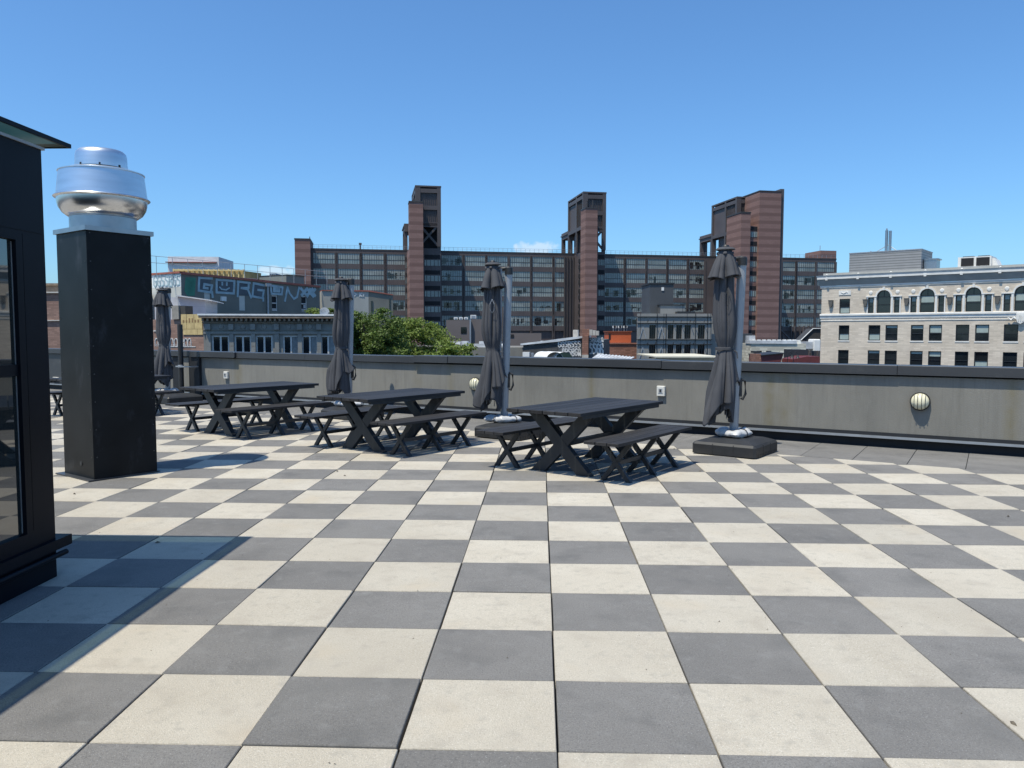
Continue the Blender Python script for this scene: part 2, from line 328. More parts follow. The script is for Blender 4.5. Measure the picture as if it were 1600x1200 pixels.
# round bulkhead lamps
def wall_lamp(px, py, label):
    u, z = wallspot(px, py); o = WO+WX*u+WN*.1
    t = thing('wall_lamp', label, 'wall lamp', (o.x, o.y, z), WA, 'round wall lamps on the parapet')
    b = M(); n = 28; r = .125
    pr = [(r*.96, 0), (r, .01), (r, .045), (r*.95, .055), (r*.9, .05)]
    v = [(q*cos(2*pi*k/n), -h, q*sin(2*pi*k/n)) for q, h in pr for k in range(n)]
    b.add(v, [(i*n+k, i*n+(k+1) % n, (i+1)*n+(k+1) % n, (i+1)*n+k) for i in range(len(pr)-1) for k in range(n)], 0, True); b.build('housing', plastic_black, t)
    pr = [(r*.9*cos(a), .045+.085*sin(a)) for a in [R(q) for q in range(0, 91, 10)]]
    b = M(); v = [(q*cos(2*pi*k/n), -h, q*sin(2*pi*k/n)) for q, h in pr for k in range(n)]
    b.add(v, [(i*n+k, i*n+(k+1) % n, (i+1)*n+(k+1) % n, (i+1)*n+k) for i in range(len(pr)-1) for k in range(n)], 0, True); b.build('lens', lamp_glass, t)
    b = M()
    for xo in (-.068, -.024, .024, .068):
        hh = math.sqrt(max(0, (r*.92)**2-xo*xo)); b.tube([(xo, -(.05+.09*math.sqrt(max(0, 1-(xo/r)**2-(q/r)**2))), q) for q in [hh*s/6 for s in range(-6, 7)]], .0035, 6)
    b.build('guard', plastic_black, t)
wall_lamp(1438, 627, 'round cream wall lamp with black guard bars, alone on the bare right stretch of parapet')
wall_lamp(744, 600, 'round cream wall lamp half hidden behind the folded umbrella in the middle')
def outlet(px, py, label, s=1):
    u, z = wallspot(px, py); o = WO+WX*u+WN*.1; t = thing('outlet_box', label, 'outlet box', (o.x, o.y, z), WA, 'outlet boxes on the parapet')
    b = M(); b.bbox(-.068, .068, -.055, 0, -.075, .085, .008); b.build('housing', white_box, t)
    b = M(); b.box(-.043, .04, -.062, -.05, -.03, .055); b.build('cover_rim', white_box, t); b = M(); b.box(-.03, .028, -.066, -.061, -.018, .042); b.build('cover_window', galv, t)
    b = M(); b.box(-.012, .014, -.07, -.065, -.01, .03); b.build('socket', plastic_black, t)
outlet(1034, 611, 'small pale outlet box on the parapet right of the nearest picnic table')
outlet(355, 586, 'small pale outlet box on the parapet behind the table next to the black duct')
# black vent pipe by the corner, strapped to the wall
u, z = wallspot(281, 550, .35); o = WO+WX*u+WN*.33
t = thing('vent_pipe', 'tall black vent pipe strapped to the parapet, right of the leftmost folded umbrella', 'pipe', (o.x, o.y, 0), WA)
b = M(); b.lathe([(.0, 1.79), (.06, 1.79), (.06, 1.78), (.06, 0)], 20); b.build('pipe', plastic_black, t)
b = M(); b.box(-.1, .45, -.075, -.06, .78, .81); b.box(.4, .43, -.075, .23, .78, .81); b.lathe([(.064, .76), (.068, .77), (.068, .82), (.064, .83)], 20); b.build('strap', galv, t)
u, z = wallspot(89, 592); o = WO+WX*u+WN*.1
lo_ = thing('louvre_vent', 'little white louvred vent on the dark end of the parapet, seen left of the duct', 'vent', (o.x, o.y, z), WA)
b = M(); b.bbox(-.13, .13, -.06, 0, -.05, .05, .01); b.build('housing', white_box, lo_)
b = M(); [b.box(-.11, .11, -.066, -.059, q, q+.012) for q in (-.03, 0, .03)]; b.build('slat', plastic_black, lo_)
# ------------------------------------------------------------------ penthouse (left edge)
pen = thing('penthouse', 'black metal clad rooftop penthouse with a tall window at the left edge', 'building', (-3.23, 2.03, 0))
b = M()
b.box(-6, 0, -8, -.0, 0.0, .17)                        # plinth
wy0, wy1 = -.85, -.27
b.box(-6, 0, -.225, 0, .17, 2.745); b.box(-6, 0, -8, -.225, 2.21, 2.745); b.box(-6, 0, -8, -4.9, .17, 2.2); b.box(-6, -.22, -4.9, -.225, .17, 2.21); b.box(-.22, 0, -4.9, -.225, .17, .30)
b.build('wall', black_metal, pen)
b = M()
b.box(-.004, .004, -.218, -.012, .36, 2.195); b.box(-.004, .004, -8, -.012, 2.215, 2.72)
b.build('cladding_panel', black_metal, pen)
b = M(); b.box(0, .03, -8, .13, .185, .25); b.box(-6, 0, 0, .13, .185, .25); b.build('sill', black_metal, pen)
b = M(); b.tube([(.03, -8, .15), (.03, .06, .15)], .018, 10); b.build('conduit', black_metal, pen)
win = M()
yw = -4.9
win.box(-.05, .006, -.285, -.225, .30, 2.21); win.box(-.05, .006, yw, -.285, 2.15, 2.21); win.box(-.05, .006, yw, -.285, .30, .352)
for zz in (1.33,): win.box(-.05, -.008, yw, -.285, zz, zz+.07)
for yy in (-2.1, -3.5): win.box(-.06, .001, yy-.03, yy+.03, .4, 2.13)
wo = win.build('window_frame', black_metal, pen)
b = M(); b.box(-.035, -.022, yw, -.285, .352, 2.15); b.build('pane', pent_glass, wo)
b = M(); b.box(-.0215, -.019, -.292, -.287, .36, 2.14); b.build('gasket', galv, wo)
canopy_m = mat('frosted_canopy_glass', (.12, .19, .17), .3, 0, .1, .5)
t_ = canopy_m.node_tree; tr = t_.nodes.new('ShaderNodeBsdfTransparent'); tr.inputs[0].default_value = (.45, .55, .46, 1); ms = t_.nodes.new('ShaderNodeMixShader'); ms.inputs[0].default_value = .45
t_.links.new(tr.outputs[0], ms.inputs[1]); t_.links.new(t_.nodes['Principled BSDF'].outputs[0], ms.inputs[2]); t_.links.new(ms.outputs[0], t_.nodes['Material Output'].inputs[0])
b = M(); b.box(-6.1, .068, -8.1, .168, 2.80, 2.815); cn = b.build('canopy', canopy_m, pen)
b = M(); b.box(.068, .085, -8.1, .185, 2.796, 2.822); b.box(-6.1, .068, .168, .185, 2.796, 2.822); b.build('canopy_edge', black_metal, cn)
b = M(); b.box(-6, .012, -8, .02, 2.745, 2.762); b.build('roof_trim', galv, pen)
# ------------------------------------------------------------------ exhaust duct and fan
DC = (-4.95, 5.77); DA = R(55)
du = thing('duct_chase', 'tall square black duct chase carrying the aluminium fan', 'duct', (DC[0], DC[1], 0), DA)
h = .352
b = M(); b.bbox(-h, h, -h, h, .012, 2.675, .004); b.build('casing', black_metal2, du)
b = M(); b.box(-h-.07, h+.02, -h-.02, h+.07, 0.002, .014); b.build('base_plate', charcoal_metal, du)
b = M(); b.tube([(-h-.006, -.06, .16), (-h+.01, -.06, .16)], .025, 12); b.build('port', plastic_black, du)
b = M(); b.box(h, h+.12, h-.25, h-.10, 2.53, 2.63); b.box(h, h+.16, h-.27, h-.08, 2.63, 2.645); b.build('junction_box', galv, du)
fan = thing('exhaust_fan', 'round spun aluminium exhaust fan standing on the black duct', 'exhaust fan', (DC[0], DC[1], 2.675), DA)
b = M(); q = .375; b.box(-q, q, -q, q, .0005, .05); b.build('curb_cap', aluminium2, fan)
pleat = lambda t, z: 1+.004*sin(16*t)
b = M(); b.lathe([(.335, .05), (.335, .185)], 64, 0, (0, 0), lambda t, z: 1+.006*(1 if int(t*16/pi) % 2 else 0)); b.lathe([(.335, .185), (.345, .19), (.345, .2), (.335, .205)], 64); b.build('neck', aluminium2, fan)
b = M(); b.lathe([(.33, .195), (.36, .2), (.405, .235), (.438, .29), (.452, .345), (.455, .385), (.478, .392), (.486, .4), (.478, .41), (.455, .412)], 72); b.build('bowl', aluminium, fan)
b = M(); b.lathe([(.457, .412), (.428, .672), (.436, .674), (.436, .684), (.424, .686), (.36, .708), (.28, .722), (0, .725)], 72); b.build('drum', spun, fan)
b = M(); b.lathe([(.264, .735), (.258, .87), (.25, .90), (.225, .925), (.15, .940), (0, .946)], 64); mc = b.build('motor_cover', spun, fan)
b = M(); [b.box(.255*cos(a)-.012, .255*cos(a)+.012, .255*sin(a)-.012, .255*sin(a)+.012, .724, .757) for a in (0.3, 1.9, 3.4, 4.2, 5.0)]; b.build('clip', plastic_black, mc)
# ------------------------------------------------------------------ tables and benches (long axis = local x)
TA = math.atan2(.819, .573)
def boards(L_, W_, n, z0, z1, gap):
    b = M(); bw = W_/n
    for i in range(n): b.bbox(-L_/2+random.uniform(-.002, .002), L_/2, -W_/2+i*bw+gap/2, -W_/2+(i+1)*bw-gap/2, z0, z1, .003)
    return b
def xleg(hw_b, hw_t, H, bw, th, foot=None):
    def bd(x0, x1, y0, y1):
        d = V((x1-x0, H)); n = abs(bw*d.length/H)/2
        return [(x0-n, 0), (x0+n, 0), (x1+n, H), (x1-n, H)]
    out = []
    for s_ in (1, -1):
        b = M(); pl = bd(-hw_b*s_, hw_t*s_, 0, H); b.prism(pl, -th/2+(.003 if s_ < 0 else 0), th/2-(.003 if s_ < 0 else 0), 'x'); out.append(b)
    return out
def make_table():
    t = thing('picnic_table', '', 'picnic table')
    boards(1.95, 1.0, 6, .705, .742, .010).build('tabletop', table_board, t)
    b = M(); [b.box(xx-.03, xx+.03, -.44, .44, .655, .7045) for xx in (-.58, .58)]; b.box(-.03, .03, -.44, .44, .67, .7045); [b.box(-.9, .9, yy-.02, yy+.02, .668, .7043) for yy in (-.455, .455)]; b.build('top_rail', table_leg, t)
    for xx in (-.58, .58):
        for lb in xleg(.315, .33, .655, .135, .075):
            o = lb.build('leg', table_leg, t); o.location.x = xx
    b = M(); b.box(-.54, .54, -.03, .03, .30, .36); b.build('stretcher', table_leg, t)
    return t
def make_bench():
    t = thing('bench', '', 'bench')
    boards(1.88, .42, 3, .425, .457, .009).build('seat', table_board, t)
    b = M(); [b.box(xx-.02, xx+.02, -.19, .19, .395, .4248) for xx in (-.6, 0, .6)]; b.build('seat_rail', table_leg, t)
    for xx in (-.6, 0, .6):
        for lb in xleg(.16, .15, .395, .05, .042):
            o = lb.build('leg', table_leg, t); o.location.x = xx
    b = M(); b.box(-.58, .58, -.015, .015, .17, .215); b.build('stretcher', table_leg, t)
    return t
TP = [(.51, 6.46, 'nearest picnic table, charcoal plank top, left of the folded umbrella on the big black base'),
      (-2.14, 8.09, 'second picnic table from the camera, between the nearest one and the one by the duct'),
      (-4.78, 9.68, 'charcoal picnic table standing right beside the black duct, fully in view'),
      (-8.4, 11.95, 'farthest picnic table, mostly hidden behind the black duct')]
BL = ['bench on the right side of the nearest picnic table', 'bench on the left side of the nearest picnic table',
      'bench on the right side of the second picnic table', 'bench on the left side of the second picnic table',
      'bench on the right side of the picnic table beside the duct', 'bench on the left side of the picnic table beside the duct',
      'bench whose right end shows just right of the duct under the farthest table', 'bench seen through the gap left of the duct']
t0, b0 = make_table(), make_bench(); bi = 0
for i, (x, y, lb) in enumerate(TP):
    t = t0 if i == 0 else copy_tree(t0); jr = [0, R(.8), R(-.7), R(1)][i]
    t.location = (x, y, 0); t.rotation_euler = (0, 0, TA+jr); tag(t, lb, 'picnic table', 'picnic tables along the parapet')
    for s_ in (-1, 1):
        c = b0 if bi == 0 else copy_tree(b0); off = .735*s_; al = -.05+[.0, .02, .03, -.02, .0, .03, 0, 0][bi]
        a = TA+jr; c.location = (x+cos(a)*al-sin(a)*off, y+sin(a)*al+cos(a)*off, 0); c.rotation_euler = (0, 0, a+R([1, -1, -.5, 1, 1.5, 0, 0, 0][bi]))
        tag(c, BL[bi], 'bench', 'benches at the picnic tables'); bi += 1
# ------------------------------------------------------------------ umbrellas
def cloth(prof, hem, k, depth, ph, n=144, rows=46, twist=.3, seed=1, power=.55, lean=(0, 0), tips=()):
    # gathered fabric: k rounded folds parted by sharp valleys, finer creases riding on them
    rr = random.Random(seed); p1, p2, p3, p4 = [rr.uniform(0, 6.28) for _ in range(4)]; wts = [rr.uniform(.55, 1.25) for _ in range(k)]
    zt = prof[0][1]; v = []; b = M()
    def rad(z):
        for i in range(len(prof)-1):
            if prof[i][1] >= z >= prof[i+1][1]:
                f = (prof[i][1]-z)/(prof[i][1]-prof[i+1][1]); return prof[i][0]+(prof[i+1][0]-prof[i][0])*f
        return prof[-1][0]
    for i in range(rows+1):
        for j in range(n):
            th = 2*pi*j/n; zh = hem(th); z = zt+(zh-zt)*(i/rows); r = (rad(z-.03)+2*rad(z)+rad(z+.03))/4; d = depth(z)
            a = (th+.22*sin(2*th+p1)+.10*sin(3*th+p2+1.5*z)+ph+twist*(zt-z))*k/(2*pi); q = a-math.floor(a); wq = wts[int(math.floor(a)) % k]
            lobe = abs(sin(pi*q))**power
            a2 = (th*1.0+.3*sin(th+p3)+p4-twist*.7*(zt-z))*(k*2+1)/(2*pi); q2 = a2-math.floor(a2); fine = abs(sin(pi*q2))**.7
            r = r*(1-d*wq*(1-lobe)-.28*d*(1-fine)+.04*d*sin(th+p1)); r = max(r, .02)
            for t0_, w_, g_, zs_ in tips:
                dt = (th-t0_+pi) % (2*pi)-pi; r *= 1+g_*math.exp(-(dt/w_)**2)*min(1, max(0, (zs_-z)/.35))**1.3
            f = (zt-z); wv = .018*sin(3.1*z+p2)*min(1, f); v.append((r*cos(th)+lean[0]*f+wv, r*sin(th)+lean[1]*f+.012*cos(2.3*z+p4)*min(1, f), z))
    b.add(v, [(i*n+j, i*n+(j+1) % n, (i+1)*n+(j+1) % n, (i+1)*n+j) for i in range(rows) for j in range(n)], 0, True)
    return b
def thick(o, d=.004):
    mo = o.modifiers.new('thickness', 'SOLIDIFY'); mo.thickness = d; mo.offset = -1
def umbrella(x, y, yaw, cdx, cdy, top, seed, label, hph, strapz=1.38, fl=.22, tips=(), mo=.17):
    rr = random.Random(seed); t = thing('folded_umbrella', label, 'umbrella', (x, y, 0), 0, 'folded cantilever umbrellas beside the tables')
    # base: four weight tiles in one chamfered block
    b = M(); hb = .43
    b.bbox(-hb, hb, -hb, hb, .012, .165, .03)
    pr = [(hb-.03, .164), (hb-.15, .205), (0, .205)]
    v = []
    for q, z in pr[:2]: v += [(-q, -q, z), (q, -q, z), (q, q, z), (-q, q, z)]
    b.add(v, [(0,1,5,4),(1,2,6,5),(2,3,7,6),(3,0,4,7),(4,5,6,7)])
    ba = b.build('base', base_plastic, t); ba.rotation_euler.z = TA+R(yaw)
    b = M()
    for q in (-.14, .14): b.box(q-.003, q+.003, -hb-.002, hb+.002, .013, .15); b.box(-hb-.002, hb+.002, q-.003, q+.003, .013, .15)
    for q in [-.36+.06*i for i in range(13)]: b.box(q-.006, q+.006, -hb-.004, -hb, .02, .05 if seed % 2 else .07)
    b.build('seam', plastic_black, ba)
    # mast with its black head, the folded arm beside it
    mx_, my_ = cdx+mo, cdy+.09
    b = M(); n = 20; v = []
    for z, q in ((.2, 1), (2.56, 1)): v += [(mx_+.06*cos(2*pi*k/n)*q+.03*(z-.17), my_+.045*sin(2*pi*k/n)*q, z) for k in range(n)]
    b.add(v, [(k, (k+1) % n, n+(k+1) % n, n+k) for k in range(n)], 0, True); ma = b.build('mast', mast_metal, t)
    b = M(); tx = mx_+.03*2.4
    b.tube([(tx, my_, 2.50), (tx, my_, 2.60), (tx, my_, 2.615)], [.066, .066, .05], 20); b.tube([(tx-.11, my_, 2.585), (tx, my_, 2.6)], .03, 10); b.build('mast_head', plastic_black, ma)
    b = M(); b.tube([(tx-.12, my_-.02, 2.585), (tx-.125, my_-.02, 2.3), (mx_-.06, my_-.01, 1.25), (mx_-.05, my_, .95)], [.022, .024, .022, .02], 12); b.build('folded_arm', mast_metal, t)
    b = M(); cx_ = mx_+.085
    b.tube([(cx_, my_-.02, .98), (cx_+.05, my_-.03, .95), (cx_+.06, my_-.03, .78), (cx_+.02, my_-.03, .70), (cx_, my_-.02, .72)], .016, 10); b.box(mx_+.04, cx_+.012, my_-.035, my_+.035, .74, .96); b.build('crank_handle', plastic_black, ma)
    # hub, ribs, canopy
    b = M(); b.lathe([(0, top+.05), (.035, top+.045), (.05, top+.025), (.05, top+.0)], 24, 0, (cdx, cdy)); b.tube([(cdx, cdy, top-.05), (cdx+.02, cdy, .78)], .02, 10); b.build('hub', plastic_black, t)
    hz = lambda th: top-.42+.05*abs(sin((th+hph)*2))**.6-.02*sin(th+seed)
    vent = cloth([(.02, top+.008), (.05, top+.004), (.072, top-.014), (.112, top-.10), (.172, top-.22), (.222, top-.34), (.262, top-.43), (.27, top-.6)], hz, 4, lambda z: .05+.62*min(1, max(0, (top-z)/.3)), hph, rows=30, twist=.0, seed=seed+5, power=.5)
    dg = pi/2+rr.uniform(-.5, .4)
    def ho(th):                                          # long slanting hem with hanging corners
        c4 = ((th+hph)*2/pi) % 1; return .67+.25*sin(th+dg)+.17*(abs(2*c4-1)-.5)
    sz = strapz
    prof = [(.06, top-.05), (.12, top-.3), (.135, top-.5), (.152, top-.75), (.168, top-.95), (.165, sz+.28), (.14, sz+.14), (.105, sz+.04), (.095, sz), (.118, sz-.06), (.155, sz-.2), (.195, sz-.36), (.235, sz-.56), (fl+.045, .6), (fl+.06, .3)]
    am = lambda z: .52 if z > sz+.3 else (.52-.3*(sz+.3-z)/.3 if z > sz else .22+.42*min(1, (sz-z)/.35))
    can = cloth(prof, ho, 5, am, hph*.7, rows=80, twist=.16+.12*rr.random(), seed=seed, power=.48, tips=tips)
    inn = cloth([(a*.7, z) for a, z in prof], lambda th: .45+.10*sin(2*th+seed)+.06*abs(((th*5/pi) % 2)-1), 4, lambda z: .5, 1.3, rows=60, twist=.3, seed=seed+9)
    co_ = can.build('canopy', fabric, t); co_.location = (cdx, cdy, 0); thick(co_)
    vo = vent.build('vent_flap', fabric, co_); thick(vo)
    io = inn.build('inner_fold', fabric, co_); thick(io)
    b = M(); b.lathe([(.1, sz-.012), (.108, sz-.008), (.108, sz+.02), (.1, sz+.026)], 40, 0, (0, 0), lambda t_, z: 1+.05*sin(5*t_)); b.tube([(.1, -.05, sz), (.15, -.09, sz-.04), (.16, -.1, sz-.12)], .009, 6); b.build('strap', fabric, co_)
    b = M(); b.tube([(-.0, -.145, top-.55), (.03, -.17, top-.62), (.03, -.17, top-.72), (0, -.165, top-.76), (-.03, -.17, top-.72), (-.03, -.17, top-.62), (0, -.145, top-.55)], .0035, 6); b.build('pull_loop', plastic_black if seed != 24 else galv, co_)
    b = M()
    for k in range(8):
        a = k*pi/4+.3; b.tube([(.05*cos(a), .05*sin(a), 1.2), (.085*cos(a), .085*sin(a), .8), (.1*cos(a), .1*sin(a), .46+.03*(k % 3))], .007, 6)
    b.build('rib_tips', mast_metal, co_)
    return t, (x+mx_, y+my_)
def bag(x, y, label, seed, ang):
    rr = random.Random(seed); t = thing('weight_bag', label, 'weight bag', (x, y, .205), R(ang), 'white weight bags on the umbrella bases')
    n, mseg = 60, 14; v = []
    for i in range(n):
        a = 2*pi*i/n*.93+.2; r0 = .185+.012*sin(3*a+seed); rx, rz = .078+.014*sin(5*a+seed)+.008*sin(11*a+seed*2), .05+.009*sin(4*a+seed*1.7)
        e = min(1, i/4, (n-1-i)/4)**.5 if 0 < i < n-1 else .05
        for j in range(mseg):
            b_ = 2*pi*j/mseg; r = r0+rx*e*cos(b_)*(1+.05*sin(9*a+3*b_+seed)); v.append((r*cos(a)*1.12, r*sin(a)*.9, max(.0, .05+rz*e*sin(b_)*(1+.08*sin(13*a+2*b_)))))
    b = M(); b.add(v, [(i*mseg+j, (i+1)*mseg+j, (i+1)*mseg+(j+1) % mseg, i*mseg+(j+1) % mseg) for i in range(n-1) for j in range(mseg)], 0, True); o = b.build('bag_body', bag_mat, t)
    b = M()
    for a in (3.9, 5.2): b.tube([((.185+.088*cos(q))*cos(a)*1.12, (.185+.088*cos(q))*sin(a)*.9, max(.004, .05+.062*sin(q))) for q in [pi*2*k/14 for k in range(15)]], .006, 6)
    b.build('strap', plastic_black, t)
UMB = [((2.54, 7.62), 0, -.16, .06, 2.715, 11, 'folded grey umbrella on a big black base right of the nearest table, tallest in view', 1.9, 1.38, .2, ((3.5, .5, .22, .9), (.1, .4, .3, 1.05)), .17),
       ((-.50, 9.15), 0, -.31, .1, 2.66, 24, 'folded grey umbrella in front of the half hidden wall lamp, behind the nearest table', 3.3, 1.33, .21, ((2.9, .5, .3, .95), (-.1, .45, .55, 1.0)), .17),
       ((-3.62, 11.75), 0, -.2, .02, 2.60, 37, 'folded grey umbrella rising behind the second picnic table, in front of the trees', 4.4, 1.30, .21, ((3.0, .35, .75, 1.25), (-.05, .3, .95, 1.05)), .10),
       ((-8.42, 14.7), 0, -.28, .05, 2.58, 44, 'folded grey umbrella farthest left, partly hidden by the black duct', .6, 1.3, .2, ((3.4, .4, .3, 1.1), (.2, .35, .6, 1.0)), .03)]
BGL = ['white weight bag curled round the mast on the rightmost umbrella base', 'lumpy white weight bag seen just over the left bench of the nearest table',
       'white weight bag at the foot of the umbrella that stands against the trees', 'white weight bag at the foot of the leftmost umbrella by the duct']
for i, (p, yw_, cx_, cy_, tp, sd, lb, hp, sz_, fl_, tips_, mo_) in enumerate(UMB):
    _, mp_ = umbrella(p[0], p[1], yw_, cx_, cy_, tp, sd, lb, hp, sz_, fl_, tips_, mo_); bag(mp_[0], mp_[1], BGL[i], sd, [80, 20, 150, 40][i])
b = M(); rg = random.Random(12)
for k in range(420):
    x, y = rg.uniform(-5, 6), -1.6+rg.random()**1.5*10; q = rg.uniform(.0015, .0045) if rg.random() < .93 else rg.uniform(.008, .016)
    if wl((x, y))[1] < .3: continue
    a = rg.uniform(0, 6.28); z = .003
    b.add([(x+q*cos(a+t)*(1.6 if i % 2 else .8), y+q*sin(a+t)*(1.6 if i % 2 else .8), z) for i, t in enumerate((0, 1.57, 3.14, 4.71))]+[(x, y, z+q*.8)], [(0, 1, 4), (1, 2, 4), (2, 3, 4), (3, 0, 4)])
o = tag(b.build('grit', mat('grit', (.10, .085, .065), .9, 0, .5, 30)), 'scattered crumbs of grit and dry leaf bits lying on the pavers', 'grit'); o['kind'] = 'stuff'
# loose patch of screw heads and caps on the duct chase
b = M()
for sx_ in (-1, 1):
    for zz in [.25+.3*k for k in range(9)]:
        for f_ in (0, 1):
            p = (-h-.001, sx_*(h-.035), zz) if f_ == 0 else (sx_*(h-.035), -h-.001, zz); e = .006
            b.box(p[0]-(.003 if f_ == 0 else e), p[0]+(0 if f_ == 0 else e), p[1]-(e if f_ == 0 else .003), p[1]+(e if f_ == 0 else 0), zz-e, zz+e)
b.build('screw_heads', charcoal_metal, du)['kind'] = 'stuff'
# ================================================================== BACKGROUND
pink1 = brick('striped_brick_front', (.215, .125, .108), (.245, .147, .128), .9, 6, .85, var=.06); zband(pink1, 2.18, .42, (.158, .090, .078), .5)
hosp_brown = mat('bronze_brown_cladding', (.088, .072, .072), .6, 0, .18, .2); zband(hosp_brown, 1.1, .08, (.052, .043, .043), 0, 0, .5)
hosp_dark = mat('dark_bronze_metal', (.078, .066, .066), .55, 0, .15, .2)
hosp_mull = mat('bronze_mullion', (.04, .036, .036), .5, 0, .1, 1)
hosp_glass = mat('pale_green_glazing', (.20, .235, .23), .22, 0, .3, .35, ior=1.7, stretch=(1, 1, .4))
hosp_glass2 = mat('pale_green_glazing_lower_light', (.27, .30, .285), .3, 0, .3, .35, ior=1.6)
hosp_glass3 = mat('blue_green_glazing', (.12, .17, .20), .15, 0, .35, .5, ior=1.8)
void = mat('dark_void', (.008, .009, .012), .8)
# ---- the long hospital-like block on the skyline
HF = Fr(490, 213, 12.5)
hs = frthing('hospital_building', HF, 'long dark brown block with three towers across the whole skyline, bands of pale windows', 'building')
X = HF.x; Z = HF.z
TZ = lambda px: HF.z(px, 388, 0)
topz = HF.z(560, 393, 0)
pz = (HF.z(520, 395, 0)-HF.z(520, 419.3, 0))
xa, xb = X(486), X(1304.5)
rows = [(HF.z(520, 395.5, 0)-k*pz, HF.z(520, 411.8, 0)-k*pz) for k in range(6)]
cols = [(490.5, 524), (529, 562.5), (567, 600), (605, 633), (690.5, 722), (727, 758), (762, 793), (797, 828), (832, 863), (866, 881), (944.5, 974), (978, 1007.5), (1011.5, 1040), (1044, 1072), (1076, 1099), (1222, 1241), (1245, 1272), (1275.5, 1302)]
holes = [(X(a), X(b_), zb, zt) for a, b_ in cols for zt, zb in rows]
b = M(); b.wall(xa, xb, GZ, topz, holes, 0, .5); b.box(xa, xb, .55, 24, GZ, topz-.3); b.box(xa, xb, .0, .5, topz-.001, topz+.25, 0)
b.box(xa, xa+.4, 0.02, 24, GZ, topz); b.box(xb-.4, xb, .02, 24, GZ, topz)
b.build('facade', hosp_brown, hs)
b = M(); b.box(xa-.1, xb+.1, -.06, 24, topz+.25, topz+.7); b.build('roof_edge', hosp_mull, hs)
b = M()
for a, b_ in cols:                                  # pilasters between the windows
    for px in (a-2.2, b_+2.2):
        x_ = X(px); b.box(x_-.28, x_+.28, -.14, -.001, GZ, topz-.4)
b.build('pilaster', hosp_dark, hs)['kind'] = 'stuff'
rw = random.Random(5); cnt = 0
for a, b_ in cols:
    for r_, (zt, zb) in enumerate(rows[:5]):
        x0, x1 = X(a), X(b_); n = max(3, round((x1-x0)/.66)); mm = M()
        zm = zb+(zt-zb)*.42
        mm.box(x0, x1, .11, .15, zm, zt, 1); mm.box(x0, x1, .10, .14, zb, zm-.02, 2)
        for k in range(n+1): xx = x0+(x1-x0)*k/n; mm.box(xx-.04, xx+.04, .06, .11, zb, zt, 0)
        mm.box(x0, x1, .05, .105, zm-.06, zm+.06, 0)
        if r_ > 2 and rw.random() < .7 or rw.random() < .22:
            for q in range(7): xx = rw.uniform(x0, x1-1); mm.box(xx, xx+rw.uniform(.3, 1.5), .07, .099, zb+rw.uniform(0, 1.2), zb+rw.uniform(1.3, 2.6), rw.choice((1, 3, 3)))
        mm.build('window', [hosp_mull, *rw.choice(((hosp_glass, hosp_glass2), (hosp_glass, hosp_glass2), (hosp_glass2, hosp_glass), (hosp_glass3, hosp_glass2))), glass_dark], hs); cnt += 1
# rail and small plant on the roof
b = M()
for px in range(492, 1304, 7): x_ = X(px, 0.2); b.box(x_-.03, x_+.03, .4, .46, topz+.7, topz+1.75)
b.box(xa, xb, .41, .45, topz+1.7, topz+1.76); b.box(xa, xb, .41, .45, topz+1.25, topz+1.29); b.build('roof_rail', galv, hs)
x_ = X(564); b = M(); b.box(x_-.2, x_+.2, 1, 1.4, topz, topz+2.0); b.box(x_-.4, x_+.4, .8, 1.6, topz+2.0, topz+2.5); b.build('roof_vent', hosp_dark, hs)
x0, x1 = X(462, -3), X(486.2, -3); zt = HF.z(475, 374.5, -3)
b = M(); b.box(x0, x1, -3, 9, GZ, zt); et = b.build('end_brick_tower', pink1, hs); b = M(); b.box(x0-.1, x1+.1, -3.1, 9.1, zt, zt+.35); b.tube([(x1-.3, 0, zt), (x1-.3, 0, zt+1.2)], .1, 6); b.build('coping', hosp_mull, et)
x0, x1 = X(1280, 3), X(1304.5, 3); zt = HF.z(1290, 391.5, 3); b = M(); b.box(x0, x1, 3, 12, topz+.7, zt); b.tube([(x0+1, 5, zt), (x0+1, 5, zt+1.8)], .08, 6); b.build('roof_hut', pink1, hs)
TF = -10
